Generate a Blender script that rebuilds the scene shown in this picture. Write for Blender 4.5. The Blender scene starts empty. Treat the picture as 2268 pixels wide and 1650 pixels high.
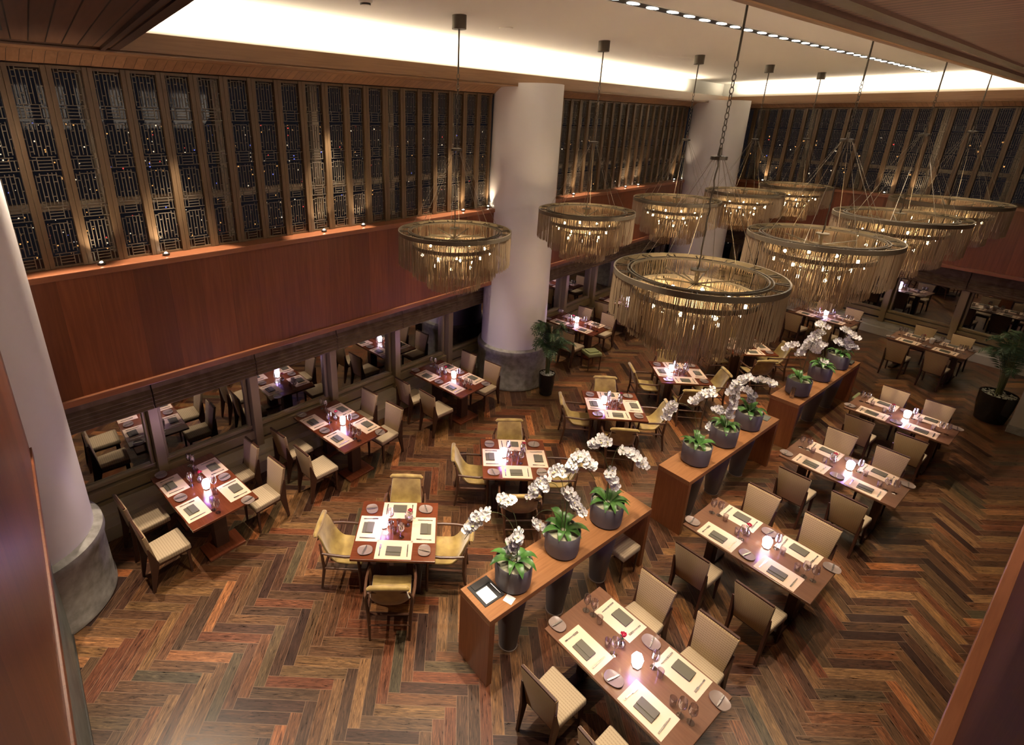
import bpy, bmesh, math, random
from math import sin, cos, pi, radians as rad
from mathutils import Vector, Matrix
random.seed(7)
S = bpy.context.scene
COL = S.collection

# ------------------------------------------------------------------ camera
W_PX, F_PX, PPX, PPY = 2268.0, 1165.0, 990.0, 687.0
cam_d = bpy.data.cameras.new('camera'); cam = bpy.data.objects.new('camera', cam_d); COL.objects.link(cam)
cam_d.sensor_fit = 'HORIZONTAL'; cam_d.sensor_width = 36.0; cam_d.lens = F_PX * 36.0 / W_PX
cam_d.shift_x = (W_PX / 2 - PPX) / W_PX; cam_d.shift_y = -(825.0 - PPY) / W_PX
cam_d.clip_start = 0.02; cam_d.clip_end = 500
_p, _r = rad(19.99), rad(-1.0)
_f = Vector((0, cos(_p), -sin(_p))); _rt = Vector((1, 0, 0)); _dn = _f.cross(_rt)
_rt2 = _rt * cos(_r) + _dn * sin(_r); _dn2 = -_rt * sin(_r) + _dn * cos(_r)
_m = Matrix.Identity(4)
for i in range(3):
    _m[i][0] = _rt2[i]; _m[i][1] = -_dn2[i]; _m[i][2] = -_f[i]
_m.translation = Vector((0, 0, 5.6)); cam.matrix_world = _m
S.camera = cam

# ------------------------------------------------------------------ view + world (night city)
S.view_settings.view_transform = 'Standard'; S.view_settings.look = 'None'
S.view_settings.gamma = 1; S.view_settings.use_curve_mapping = False
S.view_settings.exposure = 1.15
S.cycles.max_bounces = 5; S.cycles.diffuse_bounces = 2; S.cycles.glossy_bounces = 2; S.cycles.adaptive_threshold = 0.08
S.cycles.transparent_max_bounces = 16; S.cycles.transmission_bounces = 2
S.cycles.sample_clamp_indirect = 3.0; S.cycles.sample_clamp_direct = 0.0
S.cycles.caustics_reflective = False; S.cycles.caustics_refractive = False

def world():
    w = bpy.data.worlds.new('night'); S.world = w; w.use_nodes = True
    n = w.node_tree.nodes; l = w.node_tree.links; n.clear()
    out = n.new('ShaderNodeOutputWorld'); bg = n.new('ShaderNodeBackground')
    tc = n.new('ShaderNodeTexCoord'); sep = n.new('ShaderNodeSeparateXYZ')
    l.new(tc.outputs['Generated'], sep.inputs[0])
    ramp = n.new('ShaderNodeValToRGB'); l.new(sep.outputs['Z'], ramp.inputs[0])
    e = ramp.color_ramp.elements
    e[0].position = 0.0; e[0].color = (0.0040, 0.0038, 0.0046, 1)
    e[1].position = 0.35; e[1].color = (0.002, 0.002, 0.004, 1)
    vor = n.new('ShaderNodeTexVoronoi'); vor.inputs['Scale'].default_value = 150
    l.new(tc.outputs['Generated'], vor.inputs['Vector'])
    lt = n.new('ShaderNodeMath'); lt.operation = 'LESS_THAN'; lt.inputs[1].default_value = 0.16
    l.new(vor.outputs['Distance'], lt.inputs[0])
    below = n.new('ShaderNodeMath'); below.operation = 'LESS_THAN'; below.inputs[1].default_value = -0.015
    l.new(sep.outputs['Z'], below.inputs[0])
    sepc = n.new('ShaderNodeSeparateColor'); l.new(vor.outputs['Color'], sepc.inputs[0])
    rnd = n.new('ShaderNodeMath'); rnd.operation = 'GREATER_THAN'; rnd.inputs[1].default_value = 0.55
    l.new(sepc.outputs[0], rnd.inputs[0])
    m1 = n.new('ShaderNodeMath'); m1.operation = 'MULTIPLY'; l.new(lt.outputs[0], m1.inputs[0]); l.new(below.outputs[0], m1.inputs[1])
    m2 = n.new('ShaderNodeMath'); m2.operation = 'MULTIPLY'; l.new(m1.outputs[0], m2.inputs[0]); l.new(rnd.outputs[0], m2.inputs[1])
    lr = n.new('ShaderNodeValToRGB'); l.new(sepc.outputs[1], lr.inputs[0])
    le = lr.color_ramp; le.interpolation = 'CONSTANT'
    le.elements[0].color = (1, .45, .12, 1); le.elements[1].position = .5; le.elements[1].color = (1, .8, .5, 1)
    x = le.elements.new(.8); x.color = (.2, .25, 1, 1); x = le.elements.new(.9); x.color = (1, .08, .06, 1)
    mix = n.new('ShaderNodeMix'); mix.data_type = 'RGBA'
    l.new(m2.outputs[0], mix.inputs[0]); l.new(ramp.outputs[0], mix.inputs[6]); l.new(lr.outputs[0], mix.inputs[7])
    l.new(mix.outputs[2], bg.inputs['Color']); l.new(bg.outputs[0], out.inputs[0])
world()

# ------------------------------------------------------------------ frames
def unit(az):
    a = rad(az); return Vector((sin(a), cos(a), 0)), Vector((cos(a), -sin(a), 0))
class Frame:
    """x runs along the wall, y runs into (through) the wall."""
    def __init__(s, az):
        s.u = unit(az)[0]; s.n = -unit(az)[1]; s.rz = rad(90 - az)
    def p(s, x, y, z=0): return s.u * x + s.n * y + Vector((0, 0, z))
FL = Frame(45.7)            # window wall
FR = Frame(147.6)           # far wall
FC = Frame(52.9)            # consoles, aisle tables, mezzanine edge

# ------------------------------------------------------------------ lights
def lamp(kind, name, loc, energy, color=(1, .78, .55), size=.1, target=None, **kw):
    d = bpy.data.lights.new(name, kind); d.energy = energy; d.color = color
    if kind == 'AREA':
        d.shape = 'RECTANGLE'; d.size = kw.get('sx', 1); d.size_y = kw.get('sy', 1)
        if 'spread' in kw: d.spread = rad(kw['spread'])
    else: d.shadow_soft_size = size
    if kind == 'SPOT': d.spot_size = rad(kw.get('ang', 60)); d.spot_blend = kw.get('blend', .5)
    o = bpy.data.objects.new(name, d); COL.objects.link(o); o.location = loc
    if target is not None:
        o.rotation_euler = (Vector(target) - Vector(loc)).to_track_quat('-Z', 'Y').to_euler()
    elif 'rz' in kw: o.rotation_euler = (kw.get('rx', 0), 0, kw['rz'])
    return o
WARM = (1.0, .76, .52); SOFT = (1.0, .81, .61); PURPLE = (.52, .30, 1.0)
# cove strips behind the cornices, shining up
lamp('AREA', 'cove_lamp', FL.p(8.6, 6.86, 6.45), 130, (1, .87, .66), sx=15.6, sy=.1, rx=pi, rz=FL.rz)
lamp('AREA', 'cove_lamp', FR.p(-2.6, 17.19, 6.45), 130, (1, .87, .66), sx=15.5, sy=.1, rx=pi, rz=FR.rz)
# large soft fill areas added out of view on the mezzanine side
lamp('AREA', 'room_fill', FC.p(4.0, -2.2, 6.0), 95, SOFT, sx=9, sy=2.6, target=FC.p(5.0, 2.6, .5))
lamp('AREA', 'room_fill', FC.p(-2.2, 3.4, 6.0), 45, SOFT, sx=2.0, sy=3.0, target=FC.p(4.0, 5.2, 2.0))
lamp('AREA', 'soffit_fill', FC.p(5.0, -2.6, 3.6), 130, SOFT, sx=10, sy=1.2, target=FC.p(6.0, .4, 6.2))  # added fill from out of view, brightens the right plank soffit
lamp('AREA', 'soffit_fill', FC.p(-2.6, 2.6, 3.9), 420, SOFT, sx=1.5, sy=1.5, target=FC.p(-1.4, 4.8, 6.2))  # added fill from out of view, brightens the left plank soffit
SPOTS = [  # x, y (world), target x, y, watts
    (-0.2, 5.0, -.58, 5.26, 334), (1.3, 6.3, 1.07, 6.78, 334), (3.4, 8.0, 3.06, 8.43, 304), (5.2, 9.5, 4.83, 9.8, 276), (7.3, 11.0, 7.0, 11.2, 174),
    (-3.1, 6.6, -3.33, 5.98, 304), (-1.6, 8.2, -1.77, 7.65, 304), (.3, 9.9, .08, 9.4, 276), (3.5, 13.0, 3.33, 12.5, 246), (5.3, 14.7, 5.1, 14.1, 218),
    (1.6, 4.0, 1.9, 3.55, 218), (3.6, 5.6, 3.88, 5.12, 276), (5.6, 7.2, 5.97, 6.63, 290), (7.7, 8.8, 8.11, 8.19, 290),
    (10.2, 13.0, 10.25, 13.4, 130), (11.2, 11.2, 11.55, 11.55, 145),
    (.9, 4.9, 1.45, 4.75, 420), (3.6, 7.0, 4.4, 6.95, 420), (6.7, 9.2, 7.4, 9.2, 348), (-1.9, 4.2, -2.2, 4.0, 246), (-0.6, 6.9, -.4, 7.1, 130)]
lamp('SPOT', 'ceiling_spot', FL.p(.80, 7.08, 6.05), 420, SOFT, size=.03, target=(-1.9, 3.4, 0), ang=66, blend=.5)
lamp('SPOT', 'ceiling_spot', (1.0, 3.0, 6.6), 240, SOFT, size=.03, target=(-.6, 3.4, 0), ang=60, blend=.6)  # added fill from the camera side, for the near floor and armchair backs
lamp('SPOT', 'ceiling_spot', FC.p(7.5, 1.3, 6.15), 170, SOFT, size=.04, target=FC.p(7.2, .6, 0), ang=75, blend=.7)  # wide spot added to brighten the aisle floor
lamp('SPOT', 'ceiling_spot', FC.p(3.6, 1.0, 6.15), 110, SOFT, size=.04, target=FC.p(4.6, .7, 0), ang=75, blend=.7)  # second added spot, for the near part of the aisle floor
for a, b, c, d, e in SPOTS:
    lamp('SPOT', 'ceiling_spot', (a, b, 6.12 if e != 420 else 6.6), e, SOFT, size=.035, target=(c, d, .7), ang=42, blend=.35)

# ------------------------------------------------------------------ materials
def mat(name, col, rough=.5, metal=0, spec=.5, emis=None, es=0, coat=0, sheen=0, alpha=1, trans=0):
    m = bpy.data.materials.new(name); m.use_nodes = True
    b = m.node_tree.nodes['Principled BSDF']
    b.inputs['Base Color'].default_value = (*col, 1); b.inputs['Roughness'].default_value = rough
    b.inputs['Metallic'].default_value = metal; b.inputs['Specular IOR Level'].default_value = spec
    b.inputs['Coat Weight'].default_value = coat; b.inputs['Sheen Weight'].default_value = sheen
    if emis: b.inputs['Emission Color'].default_value = (*emis, 1); b.inputs['Emission Strength'].default_value = es
    return m
def N(m, t, **kw):
    n = m.node_tree.nodes.new(t)
    for k, v in kw.items(): setattr(n, k, v)
    return n
def math_(m, op, a, b=None, c=None):
    n = N(m, 'ShaderNodeMath', operation=op)
    for i, v in enumerate((a, b, c)):
        if v is None: continue
        if isinstance(v, (int, float)): n.inputs[i].default_value = v
        else: m.node_tree.links.new(v, n.inputs[i])
    return n.outputs[0]
def vmap(m, scale, src='Object', rot=(0, 0, 0)):
    tc = N(m, 'ShaderNodeTexCoord'); mp = N(m, 'ShaderNodeMapping')
    mp.inputs['Scale'].default_value = scale; mp.inputs['Rotation'].default_value = rot
    m.node_tree.links.new(tc.outputs[src], mp.inputs['Vector']); return mp.outputs[0]
def ramp(m, fac, stops, interp='LINEAR'):
    r = N(m, 'ShaderNodeValToRGB'); r.color_ramp.interpolation = interp
    e = r.color_ramp.elements
    e[0].position, e[0].color = stops[0][0], (*stops[0][1], 1)
    e[1].position, e[1].color = stops[-1][0], (*stops[-1][1], 1)
    for p, c in stops[1:-1]:
        x = e.new(p); x.color = (*c, 1)
    m.node_tree.links.new(fac, r.inputs[0]); return r.outputs[0]
def noise(m, vec, scale=5, detail=3, dist=0, rough=.5):
    n = N(m, 'ShaderNodeTexNoise'); n.inputs['Scale'].default_value = scale; n.inputs['Detail'].default_value = detail
    n.inputs['Distortion'].default_value = dist; n.inputs['Roughness'].default_value = rough
    m.node_tree.links.new(vec, n.inputs['Vector']); return n.outputs['Fac']
def base(m, out): m.node_tree.links.new(out, m.node_tree.nodes['Principled BSDF'].inputs['Base Color'])
def bump(m, h, strength=.3, dist=.01):
    b = N(m, 'ShaderNodeBump'); b.inputs['Strength'].default_value = strength; b.inputs['Distance'].default_value = dist
    m.node_tree.links.new(h, b.inputs['Height']); m.node_tree.links.new(b.outputs[0], m.node_tree.nodes['Principled BSDF'].inputs['Normal'])
def mixc(m, f, a, b, blend='MIX'):
    n = N(m, 'ShaderNodeMix', data_type='RGBA', blend_type=blend)
    for i, v in ((0, f), (6, a), (7, b)):
        if isinstance(v, (int, float)): n.inputs[i].default_value = v
        elif isinstance(v, tuple): n.inputs[i].default_value = (*v, 1)
        else: m.node_tree.links.new(v, n.inputs[i])
    return n.outputs[2]
def wood(name, c1, c2, grain=(1, 14, 14), rough=.4, strip=None, coat=0, sc=3.0, joint=None):
    """grained wood; strip = (axis index, width) of veneer leaves or planks, joint = colour of the joints"""
    m = mat(name, c1, rough, coat=coat)
    v = vmap(m, grain); g = noise(m, v, sc, 5, .6)
    col = ramp(m, g, [(.25, c1), (.75, c2)])
    if strip:
        tc = N(m, 'ShaderNodeTexCoord'); sp = N(m, 'ShaderNodeSeparateXYZ'); m.node_tree.links.new(tc.outputs['Object'], sp.inputs[0])
        q = math_(m, 'DIVIDE', sp.outputs[strip[0]], strip[1]); fl = math_(m, 'FLOOR', q)
        wn = N(m, 'ShaderNodeTexWhiteNoise', noise_dimensions='1D'); m.node_tree.links.new(fl, wn.inputs['W'])
        k = math_(m, 'MULTIPLY_ADD', wn.outputs['Value'], strip[2] if len(strip) > 2 else .5, 1 - (strip[2] if len(strip) > 2 else .5) / 2)
        cx = N(m, 'ShaderNodeCombineXYZ')
        for i in range(3): m.node_tree.links.new(k, cx.inputs[i])
        col = mixc(m, 1.0, col, cx.outputs[0], 'MULTIPLY')
        if joint:
            fr = math_(m, 'FRACT', q); lt = math_(m, 'LESS_THAN', fr, joint[1]); col = mixc(m, lt, col, joint[0])
    base(m, col); return m

def floor_material():
    m = mat('herringbone parquet', (.2, .1, .05), .32, spec=.5)
    L = m.node_tree.links; nn = 6; Wd = .118
    tc = N(m, 'ShaderNodeTexCoord'); mp = N(m, 'ShaderNodeMapping')
    mp.inputs['Scale'].default_value = (1 / Wd, 1 / Wd, 1); mp.inputs['Rotation'].default_value = (0, 0, rad(1.5)); mp.inputs['Location'].default_value = (.4, .2, 0)
    L.new(tc.outputs['Object'], mp.inputs[0]); sp = N(m, 'ShaderNodeSeparateXYZ'); L.new(mp.outputs[0], sp.inputs[0])
    x, y = sp.outputs[0], sp.outputs[1]
    i = math_(m, 'FLOOR', x); j = math_(m, 'FLOOR', y)
    d = math_(m, 'FLOORED_MODULO', math_(m, 'SUBTRACT', i, j), 2 * nn)
    hor = math_(m, 'LESS_THAN', d, nn - .5)
    ax = math_(m, 'SUBTRACT', x, math_(m, 'SUBTRACT', i, d))            # along, horizontal
    ay = math_(m, 'SUBTRACT', y, math_(m, 'SUBTRACT', j, math_(m, 'SUBTRACT', 2 * nn - 1, d)))
    fx = math_(m, 'FRACT', x); fy = math_(m, 'FRACT', y)
    def sel(a, b):
        n = N(m, 'ShaderNodeMix'); n.data_type = 'FLOAT'
        L.new(hor, n.inputs[0]); L.new(b, n.inputs[2]); L.new(a, n.inputs[3]); return n.outputs[0]
    along = sel(ax, ay); across = sel(fy, fx)
    ida = sel(math_(m, 'SUBTRACT', i, d), math_(m, 'ADD', i, 311.0)); idb = sel(j, math_(m, 'SUBTRACT', j, math_(m, 'SUBTRACT', 2 * nn - 1, d)))
    cid = N(m, 'ShaderNodeCombineXYZ'); L.new(ida, cid.inputs[0]); L.new(idb, cid.inputs[1])
    wn = N(m, 'ShaderNodeTexWhiteNoise', noise_dimensions='2D'); L.new(cid.outputs[0], wn.inputs['Vector'])
    plank = ramp(m, wn.outputs['Value'], [(0, (.020, .008, .005)), (.12, (.050, .018, .009)), (.26, (.058, .030, .013)), (.38, (.125, .036, .013)), (.50, (.080, .043, .018)),
                 (.62, (.135, .050, .018)), (.72, (.046, .038, .021)), (.80, (.17, .085, .030)), (.88, (.050, .019, .010)), (.95, (.21, .11, .045)), (1, (.25, .080, .025))], 'LINEAR')
    sc = N(m, 'ShaderNodeSeparateColor'); L.new(wn.outputs['Color'], sc.inputs[0])
    gv = N(m, 'ShaderNodeCombineXYZ')
    L.new(math_(m, 'ADD', math_(m, 'MULTIPLY', along, .22), math_(m, 'MULTIPLY', sc.outputs[1], 37.0)), gv.inputs[0])
    L.new(math_(m, 'ADD', math_(m, 'MULTIPLY', across, 2.3), math_(m, 'MULTIPLY', sc.outputs[2], 53.0)), gv.inputs[1])
    g = noise(m, gv.outputs[0], 2.6, 6, 1.6, .62)
    gg = ramp(m, g, [(.34, (.30, .25, .22)), (.46, (.85, .82, .8)), (.54, (1.1, 1.08, 1.0)), (.66, (1.9, 1.85, 1.6))])
    col = mixc(m, 1.0, plank, gg, 'MULTIPLY')
    e1 = math_(m, 'MINIMUM', across, math_(m, 'SUBTRACT', 1, across)); e2 = math_(m, 'MINIMUM', along, math_(m, 'SUBTRACT', nn, along))
    edge = math_(m, 'LESS_THAN', math_(m, 'MINIMUM', e1, e2), .022)
    col = mixc(m, math_(m, 'MULTIPLY', edge, .75), col, (.20, .12, .07)); base(m, col)
    L.new(ramp(m, g, [(.3, (.26, .26, .26)), (.7, (.42, .42, .42))]), m.node_tree.nodes['Principled BSDF'].inputs['Roughness'])
    return m

def fabric(name, c1, c2, axis, freq, rough=.85):
    m = mat(name, c1, rough, sheen=.15)
    tc = N(m, 'ShaderNodeTexCoord'); sp = N(m, 'ShaderNodeSeparateXYZ'); m.node_tree.links.new(tc.outputs['Object'], sp.inputs[0])
    s = math_(m, 'FRACT', math_(m, 'MULTIPLY', sp.outputs[axis], freq)); s = math_(m, 'ABSOLUTE', math_(m, 'SUBTRACT', s, .5))
    o = sp.outputs[0 if axis != 0 else 1]; d = math_(m, 'FRACT', math_(m, 'MULTIPLY', o, 45)); dash = math_(m, 'LESS_THAN', d, .82)
    f = math_(m, 'MULTIPLY', math_(m, 'LESS_THAN', s, .14), dash)
    n = noise(m, vmap(m, (1, 1, 1)), 60, 2); f = math_(m, 'ADD', math_(m, 'MULTIPLY', f, .8), math_(m, 'MULTIPLY', n, .2))
    base(m, mixc(m, f, c1, c2)); return m

def thin_glass(name, tint=(1, 1, 1), refl=.12, rough=.0, edge=.55):
    m = bpy.data.materials.new(name); m.use_nodes = True; n = m.node_tree.nodes; n.clear(); L = m.node_tree.links
    out = n.new('ShaderNodeOutputMaterial'); mx = n.new('ShaderNodeMixShader'); t = n.new('ShaderNodeBsdfTransparent'); g = n.new('ShaderNodeBsdfGlossy')
    t.inputs[0].default_value = (*tint, 1); g.inputs['Roughness'].default_value = rough
    lw = n.new('ShaderNodeLayerWeight'); lw.inputs['Blend'].default_value = .35
    mr = n.new('ShaderNodeMapRange'); mr.inputs['To Min'].default_value = refl; mr.inputs['To Max'].default_value = min(1, refl + edge)
    L.new(lw.outputs['Facing'], mr.inputs[0]); L.new(mr.outputs[0], mx.inputs[0]); L.new(t.outputs[0], mx.inputs[1]); L.new(g.outputs[0], mx.inputs[2]); L.new(mx.outputs[0], out.inputs[0])
    return m

M = {}
M['floor'] = floor_material()
M['plaster'] = mat('warm white plaster', (.74, .70, .62), .9)
M['cove'] = mat('cove plaster', (.86, .83, .76), .9)
M['pillar'] = mat('white lacquer pillar', (.80, .765, .75), .45)
_m = mat('grey stone', (.27, .26, .24), .65); _n = noise(_m, vmap(_m, (1, 1, 1)), 9, 6); base(_m, ramp(_m, _n, [(.3, (.17, .16, .145)), (.7, (.33, .315, .29))])); M['stone'] = _m
_m = mat('green slate', (.10, .12, .11), .5); _n = noise(_m, vmap(_m, (1, 1, 1)), 5, 6); base(_m, ramp(_m, _n, [(.3, (.09, .11, .10)), (.7, (.17, .19, .17))])); M['slate'] = _m
M['fascia'] = wood('red brown veneer', (.155, .042, .014), (.235, .074, .025), (7, 7, .35), .38, strip=(0, .385, .42), sc=4, joint=((.06, .02, .01), .006))
M['trim'] = wood('orange wood trim', (.24, .085, .038), (.32, .12, .055), (1, 12, 12), .35)
M['cornice'] = wood('cornice wood', (.20, .10, .045), (.27, .14, .065), (.6, 14, 14), .4)
M['soffit'] = wood('soffit planks', (.13, .068, .040), (.18, .096, .056), (10, .5, 10), .3, strip=(0, .127, .3), joint=((.012, .006, .004), .08))
M['soffit_fine'] = wood('fine soffit planks', (.17, .085, .040), (.23, .12, .06), (10, .5, 10), .3, strip=(0, .104, .25), joint=((.03, .014, .008), .05))
M['soffit_narrow'] = wood('narrow soffit planks', (.12, .058, .040), (.165, .085, .060), (10, .5, 10), .25, strip=(0, .085, .25), joint=((.010, .005, .004), .17))
M['parapet'] = wood('parapet wood', (.060, .017, .008), (.085, .026, .012), (7, 7, .4), .75)
M['parapet'].node_tree.nodes['Principled BSDF'].inputs['Specular IOR Level'].default_value = .12
M['dark_wood'] = wood('dark brown wood', (.040, .017, .010), (.07, .032, .018), (8, 8, 1), .38)
for _k in ('soffit', 'soffit_narrow', 'soffit_fine'):
    _b = M[_k].node_tree.nodes['Principled BSDF']; _b.inputs['Specular IOR Level'].default_value = .18; _b.inputs['Roughness'].default_value = .45
M['mullion'] = wood('bronze brown mullion', (.115, .070, .034), (.15, .095, .048), (12, 12, .6), .42)
M['lattice'] = mat('pale bronze lattice', (.17, .14, .105), .45, metal=.35)
M['frame'] = mat('champagne metal frame', (.36, .28, .16), .42, metal=.35)
M['kerb'] = mat('beige kerb', (.54, .46, .34), .5)
M['kerb_white'] = mat('pale stone kerb', (.50, .47, .42), .6)
M['glass'] = thin_glass('window glass', (.55, .56, .58), .42)
M['glass_up'] = thin_glass('upper window glass', (.75, .75, .78), .02, edge=.12)
_m = mat('roman blind', (.085, .058, .036), .9); _n = noise(_m, vmap(_m, (1, 1, 1)), 4, 6, 1.2); base(_m, ramp(_m, _n, [(.3, (.13, .082, .052)), (.7, (.24, .17, .115))])); M['blind'] = _m
M['black'] = mat('black slot', (.006, .006, .006), .6)
M['lens'] = mat('lit lens', (1, 1, 1), .5, emis=(1, .95, .85), es=14)
M['table'] = wood('red brown table top', (.115, .028, .012), (.165, .045, .018), (1.2, 16, 16), .22, coat=.15)
M['table_brown'] = wood('brown table top', (.135, .060, .032), (.18, .085, .045), (1.2, 16, 16), .30, coat=.08)
M['table_edge'] = mat('table base wood', (.06, .026, .016), .4)
M['console'] = wood('console wood', (.25, .105, .038), (.36, .165, .065), (1, 18, 18), .34)
M['console_end'] = wood('console end wood', (.20, .068, .024), (.29, .105, .038), (16, 16, 1), .38)
M['leg'] = mat('chair leg wood', (.050, .017, .009), .38)
M['arm_wood'] = mat('armchair walnut', (.090, .040, .022), .36)
M['seat_f'] = fabric('striped seat fabric', (.46, .36, .235), (.30, .22, .135), 1, 36)
M['back_f'] = fabric('striped back fabric', (.52, .375, .20), (.26, .17, .08), 2, 40)
_m = mat('gold velvet', (.42, .27, .075), .55, sheen=.5); _n = noise(_m, vmap(_m, (1, 1, 1)), 7, 4); base(_m, ramp(_m, _n, [(.35, (.27, .175, .042)), (.65, (.44, .31, .085))])); M['velvet'] = _m
M['mat'] = mat('cream paper placemat', (.76, .575, .415), .8)
M['napkin'] = mat('grey olive leather folder', (.115, .105, .075), .6)
M['plate'] = mat('mauve grey ceramic', (.24, .18, .155), .35)
M['steel'] = mat('polished steel', (.55, .52, .50), .25, metal=.9)
M['glassware'] = thin_glass('glassware', (.97, .96, .98), .20, .03, edge=.6)
M['lantern'] = mat('glowing frosted lantern', (1, 1, 1), .5, emis=(1, .90, .95), es=6.0)
M['lantern_foot'] = mat('lantern foot', (.5, .45, .4), .4)
M['rose'] = mat('red petals', (.42, .005, .04), .6); M['stem'] = mat('green stem', (.06, .12, .03), .6)
M['orchid'] = mat('white petals', (.92, .90, .92), .6, sheen=.1); M['orchid_core'] = mat('pale yellow lip', (.65, .55, .25), .6)
_m = mat('orchid leaf', (.06, .20, .03), .35); _n = noise(_m, vmap(_m, (1, 1, 1)), 12, 3); base(_m, ramp(_m, _n, [(.3, (.030, .105, .018)), (.7, (.085, .22, .045))])); M['leaf'] = _m
M['planter'] = mat('grey planter', (.115, .108, .115), .5); M['moss'] = mat('pale moss', (.42, .42, .30), .95)
M['palm'] = mat('palm leaf', (.045, .10, .04), .45); M['palm_stem'] = mat('palm stem', (.10, .12, .04), .6)
M['gloss_black'] = mat('glossy black planter', (.008, .008, .009), .18); M['pebble'] = mat('white pebbles', (.45, .47, .42), .9)
M['bronze'] = mat('dark bronze', (.10, .082, .062), .4, metal=.6)
M['bronze_edge'] = mat('bronze ring', (.20, .165, .115), .38, metal=.65)
M['fringe'] = mat('bead chain fringe', (.34, .245, .15), .42, metal=.35)
M['bulb'] = mat('warm bulb', (1, 1, 1), .5, emis=(1, .72, .36), es=40)
M['uplight'] = mat('uplight lens', (1, 1, 1), .5, emis=(1, .9, .7), es=30)
M['cable'] = mat('steel cable', (.32, .28, .22), .4, metal=.7)
M['white'] = mat('white paper', (.8, .8, .82), .7); M['leather'] = mat('black leather', (.018, .018, .02), .45)
M['cushion'] = mat('olive green cushion', (.22, .24, .10), .8); M['gold_mesh'] = mat('pale cloth', (.45, .40, .28), .85)
M['led'] = mat('purple led strip', (.2, .1, .6), .5, emis=(.30, .22, 1), es=.6)
M['dark_metal'] = mat('dark grille metal', (.03, .025, .02), .5)

for _k in ('lens', 'bulb', 'uplight', 'lantern', 'led'): M[_k].cycles.emission_sampling = 'NONE'    # their lamps do the lighting

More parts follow.
